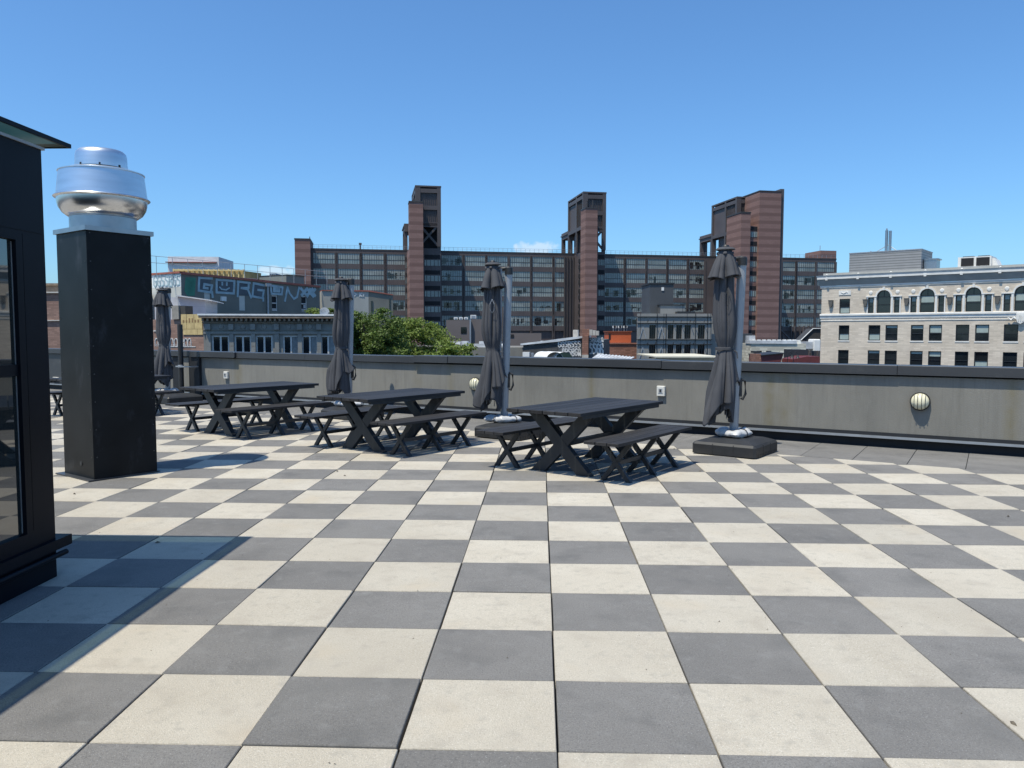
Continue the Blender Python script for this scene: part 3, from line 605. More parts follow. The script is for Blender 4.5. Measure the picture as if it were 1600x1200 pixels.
def tower(pl, pr, ptop, plow, ann, openL=False):
    x0, x1 = X(pl, TF), X(pr, TF); zt = HF.z(pr, ptop, TF); W_ = x1-x0; zs = topz
    t = M(); zx0 = zs+.7; zx1 = zx0+6.0                    # the open, braced storey
    t.box(x0, x1, TF+.01, TF+16.5, zx1, zt-1.2)
    t.box(x0, x1, TF, 0, GZ, zs+.2)
    t.box(x0+W_*.25 if not openL else x0+.9, x0+W_*.62 if not openL else x0+2.2, TF+8, TF+14, zs, zx1)
    for xx in (x0, x1-.9):
        for yy in (TF, TF+7, TF+15.6): t.box(xx, xx+.9, yy+.002, yy+.9, zs+.2, zx1)
    o = t.build('tower_block', hosp_brown, hs)
    f = M()                                                # raised frame on the front and left faces
    for xx in (x0-.01, x1-1.0): f.box(xx, xx+1.01, TF-.45, TF, zs+.7, zt)
    for z_ in (zt-1.5, zt-6.0, zt-10.6, zx1-.6): f.box(x0+1.0, x1-1.0, TF-.4, TF, z_, z_+1.1)
    for yy in (TF-.45, TF+6.5, TF+15.6): f.box(x0-.4, x0-.012, yy+.002, yy+.9, zs+.7 if yy > TF+1 else zs+.7, zt-.01)
    for z_ in (zt-1.5, zx1-.2): f.box(x0-.38, x0-.013, TF+.5, TF+15.6, z_, z_+1.0)
    f.box(x0-.4, x1+.1, TF-.5, TF+16.6, zt, zt+.4)
    f.build('frame', hosp_dark, o)
    d = M()
    for k in range(9): xx = x0+1.3+(W_-2.4)*k/8; d.box(xx-.05, xx+.05, TF-.15, TF-.001, zt-10, zt-1.6)
    for k in range(8): yy = TF+1+5.5*k/7; d.box(x0-.15, x0-.002, yy-.05, yy+.05, zx1+1, zt-1.6)
    d.build('panel_rib', hosp_mull, o)
    xb_ = M(); cx0, cx1 = x0+.8, x1-.8
    for s_ in (1, -1):
        p, q = (cx0, zx0+.2), (cx1, zx1-.3)
        if s_ < 0: p, q = (cx0, zx1-.3), (cx1, zx0+.2)
        dx, dz = q[0]-p[0], q[1]-p[1]; l = math.hypot(dx, dz); nx, nz = -dz/l*.28, dx/l*.28
        xb_.prism([(p[0]-nx, p[1]-nz), (q[0]-nx, q[1]-nz), (q[0]+nx, q[1]+nz), (p[0]+nx, p[1]+nz)], TF-.2-(.01 if s_ > 0 else 0), TF+.2, 'y')
    xb_.build('cross_brace', hosp_dark, o)
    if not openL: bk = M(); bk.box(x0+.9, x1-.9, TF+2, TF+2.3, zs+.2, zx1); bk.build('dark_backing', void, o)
    # annex: open frame behind, a storey lower
    za = HF.z(plow[0], plow[1], TF+26); zb_ = HF.z(plow[0], plow[2], TF+26)
    xo = x0-(2.6 if not openL else 0); wa_ = W_-1.2; a = M(); a.box(xo+.01, xo+wa_, TF+16.61, TF+26, zb_, za); a.box(xo+.01, xo+1.1, TF+25, TF+26, zs, zb_); a.box(xo+wa_-1, xo+wa_, TF+25, TF+26, zs, zb_); a.box(xo+.02, xo+1, TF+17, TF+18, zs, zb_)
    a.box(xo-.25, xo+wa_+.1, TF+16.62, TF+26.2, za-1.0, za-.7); a.build('annex', hosp_brown, o)
    # recessed dark storeys beside the shaft
    return x0, x1, zt, o
def slotwindows(px0, px1, ytop, yd, o, py0, step=23.5, n=8, h=.55):
    x0, x1 = X(px0, yd), X(px1, yd); st = HF.z(px0, py0, yd)-HF.z(px0, py0+step, yd); z0 = HF.z(px0, py0, yd)
    for k in range(n):
        zt = z0-k*st; m1 = M()
        m1.box(x0, x1, yd-.06, yd-.002, zt-st*.26, zt, 0); m1.box(x0, x1, yd-.05, yd-.002, zt-st*.70, zt-st*.34, 1)
        for q in range(4): xx = x0+(x1-x0)*(q+.5)/4; m1.box(xx-.07, xx+.07, yd-.09, yd-.051, zt-st*.7, zt-st*.34, 2)
        m1.build('slot_window', [void, hosp_glass, hosp_mull], o)
# tower 1
x0, x1, zt, o1 = tower(652, 689.5, 293.5, (633, 356, 368), 0)
sx0, sx1 = X(640.5, TF-4.5), X(662, TF-4.5); zt_ = HF.z(650, 316.5, TF-4.5)
b = M(); b.box(sx0, sx1, TF-4.5, TF-.01, GZ, zt_); b.box(sx0, x0, TF-.02, -0.01, GZ, topz); sh = b.build('brick_shaft', pink1, hs)
b = M(); b.box(sx0-.1, sx1+.1, TF-4.6, TF-.5, zt_, zt_+.4); b.build('coping', hosp_mull, sh)
slotwindows(664, 688, 0, TF, o1, 398, 24.3, 6)
slotwindows(634, 640, 0, -.4, o1, 402, 24.3, 5)
# tower 2
x0, x1, zt, o2 = tower(911.5, 945, 303, (876, 366, 376), 0, True)
sx0, sx1 = X(914, TF-5), X(932.5, TF-5); zt_ = HF.z(925, 326, TF-5)
b = M(); b.box(sx0, sx1, TF-5, TF-.01, GZ, zt_); sh = b.build('brick_shaft', pink1, hs)
b = M(); b.box(sx0-.1, sx1+.1, TF-5.1, TF-.5, zt_, zt_+.35); b.tube([(sx0+1, TF-3, zt_), (sx0+1, TF-3, zt_+2.4)], .18, 6); b.tube([(sx0+2.6, TF-3, zt_), (sx0+2.6, TF-3, zt_+2.6)], .22, 6); b.build('coping', hosp_mull, sh)
slotwindows(934, 944, 0, TF, o2, 398, 23.8, 6)
b = M()                                                   # dark return wall with stacked openings, left of the shaft
for k in range(6):
    z_ = topz-1.4-k*pz
    for q in (0, 1.75): b.box(x0-.3, x0-.01, TF+.5, TF+4.5, z_-1.3-q, z_-.15-q)
b.build('side_openings', void, o2)
b = M()
for k in range(5):
    xx = X(882+k*4.6, -.05); b.box(xx, xx+.18, -.32, -.05, GZ, topz-.3)
b.build('return_fin', hosp_mull, o2)
# tower 3
x0, x1, zt, o3 = tower(1149, 1166, 310, (1102, 370, 380), 0, True)
d3 = -12
sx0, sx1 = X(1155.5, d3-7), X(1170, d3-7); zt_ = HF.z(1160, 332.5, d3-7)
b = M(); b.box(sx0, sx1, d3-7, d3+2, GZ, zt_); sh = b.build('brick_shaft', pink1, hs); b = M(); b.box(sx0-.1, sx1+.1, d3-7.1, d3+2, zt_, zt_+.3); b.build('coping', hosp_mull, sh)
bx0, bx1 = X(1183.5, d3-7), X(1217, d3-7); zb2 = HF.z(1200, 299.5, d3-7)
b = M(); b.box(bx0, bx1, d3-7, d3+3, GZ, zb2); b.build('stair_tower', pink1, hs); b = M(); b.box(bx0-.1, bx1+.1, d3-7.1, d3+3.1, zb2, zb2+.3); b.build('coping', hosp_mull, sh)
b = M(); b.box(bx1, bx1+1.1, d3-6.5, d3+5, GZ, zb2+1.0); b.box(x1-.5, bx0+1, d3+2.01, -.1, GZ, HF.z(1175, 330, d3+2)); b.build('dark_flue', hosp_dark, hs)
slotwindows(1170.6, 1183, 0, d3-6, o3, 354, 23.3, 8)
b = M(); b.box(X(1170.1, d3-6), X(1184.5, d3-6), d3-5.99, d3+2, GZ, HF.z(1176, 353, d3-6)); b.build('slot_wall', pink1, hs)
# steel under-frame at the right foot of the block
b = M()
for k in range(9):
    xx = X(1222+k*7, -1); za = HF.z(1230, 509, -1); b.tube([(xx, -1, GZ), (xx+(3 if k % 2 else -3), -1, za)], .25, 6)
b.tube([(X(1215, -6), -6, HF.z(1215, 510, -6)), (X(1237, -6), -6, HF.z(1237, 532, -6))], .25, 6); b.build('steel_frame', hosp_dark, hs)
# ---- beige apartment house on the right
beige = brick('beige_brick', (.53, .46, .375), (.61, .535, .445), .92, 2.6, .85, .3, .075, .01, .13); scuff(beige, (.38, .33, .28), .5, .5, .8, .6, (1, 1, 1))
trimw = mat('white_terracotta_trim', (.66, .65, .62), .6, 0, .1, 1.2)
trimg = mat('shaded_soffit', (.30, .30, .285), .7, 0, .1, 1)  # shade under the cornice is put into this darker trim colour
wfr = mat('dark_window_frame', (.015, .016, .018), .4)
BF = Fr(1284, 104, -38)
bb = frthing('beige_brick_building', BF, 'beige brick apartment house with white cornice and arched top windows at the right edge', 'building')
BX, BZ = BF.x, BF.z
e0 = BX(1283.5); pitch = BX(1520.5)-BX(1448.5); e1 = BX(1594.5)+pitch*6.5
ztop = BZ(1300, 446.5); z1t, z1b = BZ(1380, 452.5), BZ(1380, 489.0); zc = BZ(1380, 463.5)
z2t, z2b = BZ(1368, 508), BZ(1368, 532); z3t, z3b = BZ(1368, 547.5), BZ(1368, 571.5); z4t, z4b = z3t-(z2t-z3t), z3b-(z2t-z3t)
hl = []; wins = []; arches = []
def W(a, b_, z0, z1, kind): hl.append((a, b_, z0, z1)); wins.append((a, b_, z0, z1, kind))
sw = BX(1328)-BX(1311.5); sx = BX(1311.5)
W(sx, sx+sw, BZ(1320, 490), BZ(1320, 467), 0)
for z0, z1 in ((z2b, z2t), (z3b, z3t), (z4b, z4t)): W(sx, sx+sw, z0, z1, 0)
cxs = [BX(1380.6), BX(1448.5)]; cxs += [cxs[1]+pitch*k for k in range(1, 9)]
for c in cxs:
    if c+2 > e1: break
    ha = .81; hl.append((c-ha, c+ha, z1b, zc+ha)); arches.append((c, ha))
    for s_ in (-1, 1):
        W(c+s_*1.55-.33, c+s_*1.55+.33, z1b, zc-.05, 1)
        for z0, z1 in ((z2b, z2t), (z3b, z3t), (z4b, z4t)): W(c+s_*1.03-.72, c+s_*1.03+.72, z0, z1, 2)
m_ = M(); m_.wall(e0, e1, GZ, ztop, hl, 0, .35)
for c, ha in arches:
    for s_ in (-1, 1):
        pts = [(c+s_*ha*cos(a), zc+ha*sin(a)) for a in [R(q) for q in range(0, 91, 10)]]+[(c+s_*ha, zc+ha)]
        v = [(p, 0, q) for p, q in pts]; m_.add(v, [list(range(len(v))) if s_ < 0 else list(range(len(v)))[::-1]])
        v2 = [(p, yy, q) for yy in (0, .35) for p, q in pts[:-1]]; k = len(pts)-1; m_.add(v2, [(i, i+1, k+i+1, k+i) for i in range(k-1)])
m_.prism([(e0, .36), (e1, .36), (e1, 22), (e0+4, 22)], GZ, ztop-.01, 'z'); m_.add([(e0, 0, GZ), (e0, .36, GZ), (e0, .36, ztop), (e0, 0, ztop)], [(0,1,2,3)])
m_.build('brick_wall', beige, bb)
# cornice
m_ = M(); prof = [(0, ztop-.3), (-.08, ztop-.3), (-.1, ztop-.15), (-.13, ztop-.12), (-.13, ztop), (0, ztop)]
m_.prism(prof, e0-.2, e1, 'x')
m_.box(e0-.5, e1, -.55, .5, ztop+.85, ztop+1.15); m_.prism([(-.55, ztop+1.151), (-.66, ztop+1.35), (.5, ztop+1.35), (.5, ztop+1.151)], e0-.6, e1, 'x')
xx = e0+.6
while xx < e1: m_.box(xx, xx+.3, -.62, -.53, ztop+.7, ztop+1.0); m_.lathe([(.0, ztop+1.36), (.14, ztop+1.43), (.0, ztop+1.55)], 8, 0, (xx+.17, -.5)); xx += 3.95
m_.build('cornice', trimw, bb)
m_ = M(); m_.prism([(0, ztop+.02), (-.14, ztop+.02), (-.46, ztop+.84), (0, ztop+.84)], e0-.4, e1, 'x'); m_.box(e0, e1, .4, .9, ztop+1.351, ztop+1.7); m_.build('cove_soffit', trimg, bb)
m_ = M(); zb1 = BZ(1300, 490.5); m_.prism([(0, zb1-.62), (-.06, zb1-.62), (-.07, zb1-.3), (-.17, zb1-.25), (-.17, zb1-.05), (-.12, zb1), (0, zb1)], e0-.15, e1, 'x'); m_.box(e0-.05, e1, -.06, 0, zb1-.95, zb1-.85)
for z0 in (z2b, z3b, z4b):
    for a, b_, q, z1, k in wins:
        if abs(q-z0) < .01: m_.box(a-.06, b_+.06, -.05, .0, z0-.16, z0-.002)
m_.build('belt_course', trimw, bb)
for c, ha in arches:
    m_ = M()
    for a0 in range(0, 180, 10):
        a, b_ = R(a0), R(a0+10); m_.add([(c+q*cos(t_), yy, zc+q*sin(t_)) for yy in (-.14, 0) for q in (ha+.02, ha+.21) for t_ in (a, b_)], [(0,1,3,2), (2,3,7,6), (0,4,5,1), (4,6,7,5)])
    m_.box(c-.12, c+.12, -.22, 0, zc+ha, zc+ha+.42)
    for s_ in (-1, 1):
        m_.box(c+s_*1.0-.115, c+s_*1.0+.115, -.12, 0, z1b, zc-.03); m_.box(c+s_*1.96-.07, c+s_*1.96+.07, -.08, 0, z1b, zc-.03); m_.box(c+s_*(ha+.02), c+s_*2.15, -.16, 0, zc-.04, zc+.09)
        m_.lathe([(.0, -.1), (.2, -.08), (.26, 0)], 12); n0 = len(m_.v)-36
        m_.v[n0:] = [(c+s_*1.6+p[0], p[2], zc+.55+p[1]) for p in m_.v[n0:]]
    m_.build('window_surround', trimw, bb)
m_ = M(); m_.box(sx-.1, sx+sw+.1, -.07, 0, BZ(1320, 461), BZ(1320, 454)); m_.tube([(sx+.2+.12*k, -.09, (BZ(1320, 461)+BZ(1320, 454))/2+.08*cos(k*1.1)) for k in range(8)], .05, 6); m_.build('carved_panel', trimw, bb)
def shade_profile(): pass
rw = random.Random(8)
for a, b_, z0, z1, kind in wins:
    if z1 < -3: pass
    fm = M(); y = .18; t_ = .10 if kind != 1 else .09
    fm.box(a, a+t_, y-.06, y+.06, z0, z1, 0); fm.box(b_-t_, b_, y-.06, y+.06, z0, z1, 0); fm.box(a+t_, b_-t_, y-.06, y+.06, z1-t_, z1, 0); fm.box(a+t_, b_-t_, y-.06, y+.06, z0, z0+t_, 0)
    zm = (z0+z1)/2-.1; fm.box(a+t_, b_-t_, y-.05, y+.05, zm-.045, zm+.045, 0)
    wo = fm.build('window', wfr, bb)
    gm = M(); gm.box(a+t_, b_-t_, y+.01, y+.03, z0+t_, z1-t_); gm.build('pane', glass_dark, wo)
    if rw.random() < .75:
        hgt = rw.choice((.25, .35, .5, .5, .8)); gb = M()
        gb.box(a+t_+.01, b_-t_-.01, y+.002, y+.009, z0+t_, zm-.06) if rw.random() < .35 else gb.box(a+t_+.01, b_-t_-.01, y+.002, y+.009, z1-t_-(z1-z0)*hgt*.55, z1-t_)
        gb.build('blind', blind, wo)
for c, ha in arches:
    fm = M(); y = .18; ri = ha-.09
    for a0 in range(0, 180, 10):
        a, b_ = R(a0), R(a0+10); fm.add([(c+q*cos(t2), yy, zc+q*sin(t2)) for yy in (y-.06, y+.04) for q in (ri, ha) for t2 in (a, b_)], [(0,1,3,2), (0,4,5,1), (4,6,7,5)])
    for xx in (c-ha, c+ha-.09): fm.box(xx, xx+.09, y-.06, y+.04, z1b, zc)
    fm.box(c-ha+.09, c+ha-.09, y-.05, y+.04, zc-.06, zc+.04); fm.box(c-ha+.09, c+ha-.09, y-.05, y+.04, z1b, z1b+.1); zz = z1b+(zc-z1b)*.52; fm.box(c-ha+.09, c+ha-.09, y-.05, y+.04, zz-.05, zz+.04); fm.box(c-.03, c+.03, y-.03, y+.04, zc, zc+ri)
    wo = fm.build('arched_window', wfr, bb)
    gm = M(); gm.box(c-ri, c+ri, y+.01, y+.03, z1b+.1, zc-.06); gm.prism([(c+ri*cos(R(q)), zc+.04+(ri-.04)*sin(R(q))) for q in range(0, 181, 12)], y+.01, y+.03, 'y'); gm.build('pane', glass_dark, wo)
    if c > cxs[0]+1:
        gb = M(); gb.box(c-ri+.01, c+ri-.01, y-.0, y+.009, zz+.15, zc-.07); gb.build('blind', blind, wo)
m_ = M(); m2 = M()
lx = [BX(1298.5), (BX(1311.5)+cxs[0])/2+.55]+[(cxs[i]+cxs[i+1])/2+(.2 if i == 0 else 0) for i in range(len(cxs)-1)]
bronze = mat('weathered_lantern', (.10, .095, .085), .6)
for q in lx:
    if q > e1: break
    z_ = BZ(1300, 474); v = M(); v.prism([(q-.27, z_+.35), (q+.27, z_+.35), (q+.24, z_-.05), (q+.12, z_-.48), (q-.12, z_-.48), (q-.24, z_-.05)], -.35, 0, 'y'); v.box(q-.3, q+.3, -.38, 0, z_+.35, z_+.42); v.build('wall_lantern', bronze, bb)
m_ = M(); cq = BX(1596); cz_ = BZ(1596, 498)                 # carved white crest over the belt course
m_.prism([(cq-.42, cz_+.62), (cq+.42, cz_+.62), (cq+.46, cz_+.1), (cq+.3, cz_-.4), (cq, cz_-.6), (cq-.3, cz_-.4), (cq-.46, cz_+.1)], -.4, -.18, 'y')
for s_ in (-1, 1): m_.tube([(cq+s_*(.5+.13*k), -.3, cz_+.16*sin(k*1.4)) for k in range(7)], [.12-.012*k for k in range(7)], 8)
for q_ in (-.2, 0, .2): m_.tube([(cq+q_, -.42, cz_-.3), (cq+q_*.6, -.43, cz_+.4)], .035, 6)
m_.build('crest', trimw, bb)
m_ = M(); m_.box(e0+4, e1, 22.01, 22.4, GZ, ztop+1.2); m_.build('rear_parapet', beige, bb)
# roof plant of the beige house
louv = mat('grey_louvre', (.27, .275, .28), .5, .1, .08, 1); zband(louv, .34, .3, (.13, .135, .14), 0, 2, .9)
rz = ztop+1.3
s0, s1 = BX(1325, 6), BX(1437, 6); zl = BZ(1437, 390, 6)
pl = frthing('louvred_plant_screen', BF, 'grey louvred box screening plant on the roof of the beige house', 'plant screen')
b = M(); b.box(s0, s1, 6, 12, rz-1, zl); b.build('louvre_wall', louv, pl); b = M(); b.box(s0-.05, s1+.05, 5.95, 12.05, zl, zl+.12); b.build('top_edge', galv, pl)
b = M(); b.box(s1+.1, s1+1.6, 7, 9, rz-1, zl-1.3); b.box(s1+.1, s1+1.8, 6.9, 9.1, zl-1.3, zl-1.15); b.build('side_duct', aluminium2, pl)
fl_ = frthing('twin_flues', BF, 'pair of tall silver flue pipes rising over the louvred roof screen', 'chimney')
b = M(); cxf = BX(1384.5, 9); zf = BZ(1384.5, 360, 9); b.tube([(cxf-.22, 9, zl-1), (cxf-.22, 9, zf)], .19, 12); b.tube([(cxf+.25, 9, zl-1), (cxf+.25, 9, zf-.1)], .19, 12); b.build('pipe', aluminium2, fl_)
b = M(); b.tube([(cxf, 9, zf-2.0), (cxf-2.1, 9, zl)], .05, 6); b.tube([(cxf, 9, zf-2.0), (cxf+1.6, 9, zl)], .05, 6); b.tube([(cxf-.22, 9, zf), (cxf-.22, 9, zf+.25)], .1, 8); b.tube([(BX(1358, 9), 9, zl), (BX(1358, 9), 9, zl+.5)], .1, 8); b.build('stay', galv, fl_)
ac = frthing('air_handler', BF, 'white rooftop air handler with two dark fan openings on the beige house', 'air conditioner')
whitem = mat('white_plant_paint', (.68, .68, .66), .5, 0, .08, 1.5)
a0, a1 = BX(1494, 6), BX(1568, 6); am_ = BX(1546, 6); za, zb_ = BZ(1520, 401, 6), rz-1
b = M(); b.box(a0, am_, 6, 10, zb_, za); b.prism([(am_, zb_), (a1, zb_), (a1-1.2, za-.3), (am_, za-.25)], 6.5, 10, 'y'); b.build('cabinet', whitem, ac)
b = M(); wv = (am_-a0); [b.box(a0+wv*q0, a0+wv*q1, 5.9, 5.999, za-1.15, za-.15) for q0, q1 in ((.1, .48), (.56, .95))]; [b.box(a0+wv*q0, a0+wv*q1, 6.5, 9, za, za+.12) for q0, q1 in ((.12, .46), (.58, .92))]; b.build('fan_grille', void, ac)
# ---- tall grey modern block in the middle right
mgrey = mat('mid_grey_panel', (.235, .23, .215), .6, 0, .08, .5); zband(mgrey, 2.4, .03, (.04, .04, .045), 0, 0, .8, .01)
mgrey2 = mat('charcoal_panel', (.06, .064, .07), .6, 0, .08, .5)
NF = Fr(1000, 78, 3)
nb = frthing('grey_panel_building', NF, 'grey panel clad block with dark balcony rails, left of the rightmost folded umbrella', 'building')
NX, NZ = NF.x, NF.z
n0, n1 = NX(996.5), NX(1112); zr = NZ(1050, 490)
slots = [(1015, 1025), (1044, 1053), (1057, 1066), (1070, 1080), (1091, 1102)]
hl = [(NX(a), NX(b_), NZ(1050, 529.5), NZ(1050, 508)) for a, b_ in slots]+[(NX(a), NX(b_), NZ(1050, 560), NZ(1050, 539)) for a, b_ in slots]
b = M(); b.wall(n0, n1, GZ, zr, hl, 0, .4); b.prism([(n0, .002), (n0, .41), (n0+2.6, 9), (n1, 9), (n1, .41), (n0+.02, .41), (n0+.02, .002)], GZ, zr-.01, 'z'); b.box(n1, n1+1.6, .6, 9, GZ, zr-.2); b.build('panel_wall', mgrey, nb)
b = M()
for q in (495, 505, 530.5, 538): z_ = NZ(1050, q); b.box(n0-.1, n1+.1, -.12, -.001, z_-.035, z_+.035)
for px in (1027, 1041, 1087, 1106): x_ = NX(px); b.box(x_-.025, x_+.025, -.06, -.001, GZ, zr)
for px in (1012, 1024, 1040, 1052, 1064, 1078, 1084, 1100):
    x_ = NX(px)
    for q in (500.5, 535): b.tube([(x_, -.1, NZ(1050, q+3)), (x_, -.4, NZ(1050, q)), (x_, -.4, NZ(1050, q+1.5))], .035, 6)
b.build('cable_rail', plastic_black, nb)
for a, b_, z0, z1 in hl:
    f = M(); f.box(a, b_, .3, .34, z0, z1, 1); n = 3
    for k in range(n+1): xx = a+(b_-a)*k/n; f.box(xx-.04, xx+.04, .2, .3, z0, z1, 0)
    f.build('window', [plastic_black, glass_dark], nb)
b = M()
for px in (1005, 1034):
    for q0, q1 in ((529, 511), (560, 543)):
        xl, xr, xm = NX(px-5), NX(px+5), NX(px); zl_, zh = NZ(px, q0), NZ(px, q1)
        for p, q in (((xl, zl_), (xm, zh)), ((xm, zh), (xr, zl_))): b.stroke([p, q], .07, -.0, .05)
b.build('cross_stay', galv, nb)
x0, x1, xm = NX(1000, 3), NX(1052, 3), NX(1015.5, 3); zt = NZ(1030, 444, 3)
b = M(); b.box(xm, x1, 3, 8, zr-.5, zt); b.build('stair_head', mgrey2, nb);
b = M(); b.box(xm-.1, x1+.1, 2.9, 8.1, zt, zt+.15); b.build('coping', plastic_black, nb); b = M(); b.box(NX(1033, 3), NX(1037, 3), 2.93, 2.99, NZ(1035, 454, 3), NZ(1035, 449, 3)); b.build('vent_grille', whitem, nb)
b = M(); b.box(NX(1031, 2), NX(1070, 2), 2, 4, zr-.5, NZ(1050, 477, 2)); b.build('roof_room', mgrey, nb); b = M(); b.box(NX(1030, 2), NX(1071, 2), 1.9, 4.1, NZ(1050, 477, 2), NZ(1050, 475.7, 2)); b.box(NX(1058, 1), NX(1086, 1), .8, 1.8, zr, zr+.25); b.build('roof_edge', plastic_black, nb)
# cream cornice top just over the parapet
CF = Fr(1028, 60, 3); cb = frthing('cream_cornice_building', CF, 'low house with a cream bracketed cornice just above the parapet', 'building')
cream = mat('cream_paint', (.55, .52, .42), .7, 0, .12, 1.5)
x0, x1, z_ = CF.x(1029), CF.x(1125), CF.z(1060, 556.5)
b = M(); b.box(x0, x1, 0, 8, GZ, z_-.7); b.build('wall', brick('dull_brick', (.2, .1, .07), (.25, .13, .1), .7, 2), cb)
b = M(); b.box(x0-.3, x1, -.7, 8, z_-.1, z_); b.prism([(-.65, z_-.1), (-.2, z_-.45), (0, z_-.45), (0, z_-.1)], x0-.2, x1, 'x'); xx = x0
while xx < x1: b.box(xx, xx+.12, -.4, 0, z_-.75, z_-.45); xx += .42
b.build('cornice', cream, cb)
# ---- orange roof hut on a brick house, with white units
OF = Fr(960, 82, 0); ob = frthing('brick_house', OF, 'low red brown brick house in the middle, under the orange rooftop hut', 'building')
rbrick = brick('red_brown_brick', (.20, .095, .065), (.25, .125, .09), .8, 2.2)
x0, x1, zt = OF.x(938), OF.x(996), OF.z(960, 537.5); b = M(); b.box(x0, x1, 0, 10, GZ, zt); b.build('wall', rbrick, ob); b = M(); b.box(x0-.1, x1+.1, -.1, .4, zt, zt+.12); b.build('coping', mat('clay_coping', (.28, .12, .08), .8), ob)
orange = mat('orange_paint', (.50, .11, .035), .6, 0, .12, .8)
oh = frthing('orange_roof_hut', OF, 'bright orange red rooftop hut with a small dark door opening', 'hut')
x0, x1, zt2 = OF.x(950.5, 1), OF.x(986.5, 1), OF.z(960, 519, 1); b = M(); b.box(x0, x1, 1, 6, zt+.13, zt2); b.build('wall', orange, oh)
b = M(); b.box(x0-.1, x1+.1, .9, 6.1, zt2, zt2+.12); b.build('roof', mat('rust_edge', (.2, .06, .03), .8), oh); b = M(); b.box(OF.x(951.5, 1), OF.x(954.5, 1), .96, .999, OF.z(952, 530, 1), OF.z(952, 521.5, 1)); b.build('door', void, oh)
for i, px in enumerate((958, 966.5, 975)):
    t = frthing('roof_unit', OF, ['leftmost', 'middle', 'rightmost'][i]+' of three white condenser units on stands above the orange hut', 'condenser unit', 'white condenser units above the orange hut')
    x0, x1, z0, z1 = OF.x(px, 8), OF.x(px+5.6, 8), OF.z(px, 514.5, 8), OF.z(px, 509, 8)
    b = M(); b.box(x0, x1, 8, 8.7, z0+.15, z1); b.build('cabinet', whitem, t); b = M(); b.lathe([(.0, -.02), (.13, -.01), (.15, .01)], 12); b.v[:] = [((x0+x1)/2+p[0], 7.98+p[2], (z0+z1)/2+.1+p[1]) for p in b.v]; b.build('fan', void, t)
    b = M(); [b.box(q, q+.05, 8.1, 8.6, zt-1, z0+.15) for q in (x0+.05, x1-.1)]; b.build('stand', galv, t)
# ---- grafitti covered dark brick roof wall, silver roof
def spray(mm, x0, x1, z0, z1, n, wd, y, seed, sl=0):     # rows of looping bubble letters
    r = random.Random(seed)
    for i in range(n):
        cx = x0+(x1-x0)*(i+.5)/n; w_ = (x1-x0)/n*.42; cz = (z0+z1)/2; h_ = (z1-z0)/2; p = []
        k = r.choice((0, 1, 2, 3))
        if k == 0: p = [(-.8, -1), (-.8, .9), (.6, .9), (.8, .3), (-.5, 0), (.8, -.3), (.8, -1), (-.8, -1)]
        elif k == 1: p = [(.8, .7), (0, 1), (-.8, .6), (-.8, -.6), (0, -1), (.8, -.7), (.8, 0), (.1, 0)]
        elif k == 2: p = [(-.9, -1), (-.5, .9), (0, 1), (.5, .8), (.9, -1), (.4, -.9), (.2, -.2), (-.2, -.2), (-.5, -1), (-.9, -1)]
        else: p = [(.8, .8), (-.6, 1), (-.8, .3), (.7, -.1), (.7, -.8), (-.8, -1)]
        mm.stroke([(cx+a*w_, cz+b_*h_*r.uniform(.85, 1.05)+sl*(cx-x0)) for a, b_ in p], wd, y, .02)
SF = Fr(880, 62, -8); sb = frthing('silver_roofed_building', SF, 'low building with a sloping silver roof edge and white graffiti on its dark brick wall', 'building')
dbrick = brick('charcoal_brick', (.06, .06, .062), (.085, .083, .08), .8, 2.2)
SX, SZ = SF.x, SF.z
x0, x1 = SX(817.5), SX(944)
b = M(); pts = [(x0, GZ), (x1, GZ), (x1, SZ(944, 531)), (SX(905), SZ(905, 529.5)), (SX(870), SZ(870, 534)), (x0, SZ(818, 539.5))]
b.prism(pts, 0, 9, 'y'); b.build('brick_wall', dbrick, sb)
b = M(); b.prism([(x0-.2, SZ(818, 539.5)), (SX(870), SZ(870, 534)), (SX(905), SZ(905, 529)), (SX(911), SZ(911, 528)), (SX(911), SZ(911, 525)), (SX(880), SZ(880, 528.5)), (SX(855), SZ(855, 532)), (x0-.2, SZ(818, 536.8))], -.15, 9.1, 'y'); b.build('silver_roof', silver_roof, sb)
gw = mat('white_spray_paint', (.55, .55, .54), .6, 0, .2, 4); gb_ = mat('grey_spray_fill', (.11, .115, .12), .7, 0, .3, 3)
b = M(); b.box(SX(873), SX(908), -.012, -.001, SZ(890, 560), SZ(890, 533.5)); b.build('graffiti_ground', gb_, sb); b = M(); b.box(SX(921), SX(943.5), -.012, -.001, SZ(930, 560), SZ(930, 528)); b.build('graffiti_ground', gb_, sb)
for args in ((SX(872), SX(908), SZ(890, 543), SZ(890, 533.5), 7, .07, -.013, 3, .01), (SX(878), SX(908.5), SZ(890, 556), SZ(890, 544.5), 6, .08, -.013, 5), (SX(921.5), SX(943.5), SZ(930, 534.5), SZ(930, 527.5), 5, .06, -.013, 9), (SX(921.5), SX(943.5), SZ(930, 553), SZ(930, 536.5), 4, .11, -.013, 12)):
    b = M(); spray(b, *args); b.build('graffiti', gw, sb)

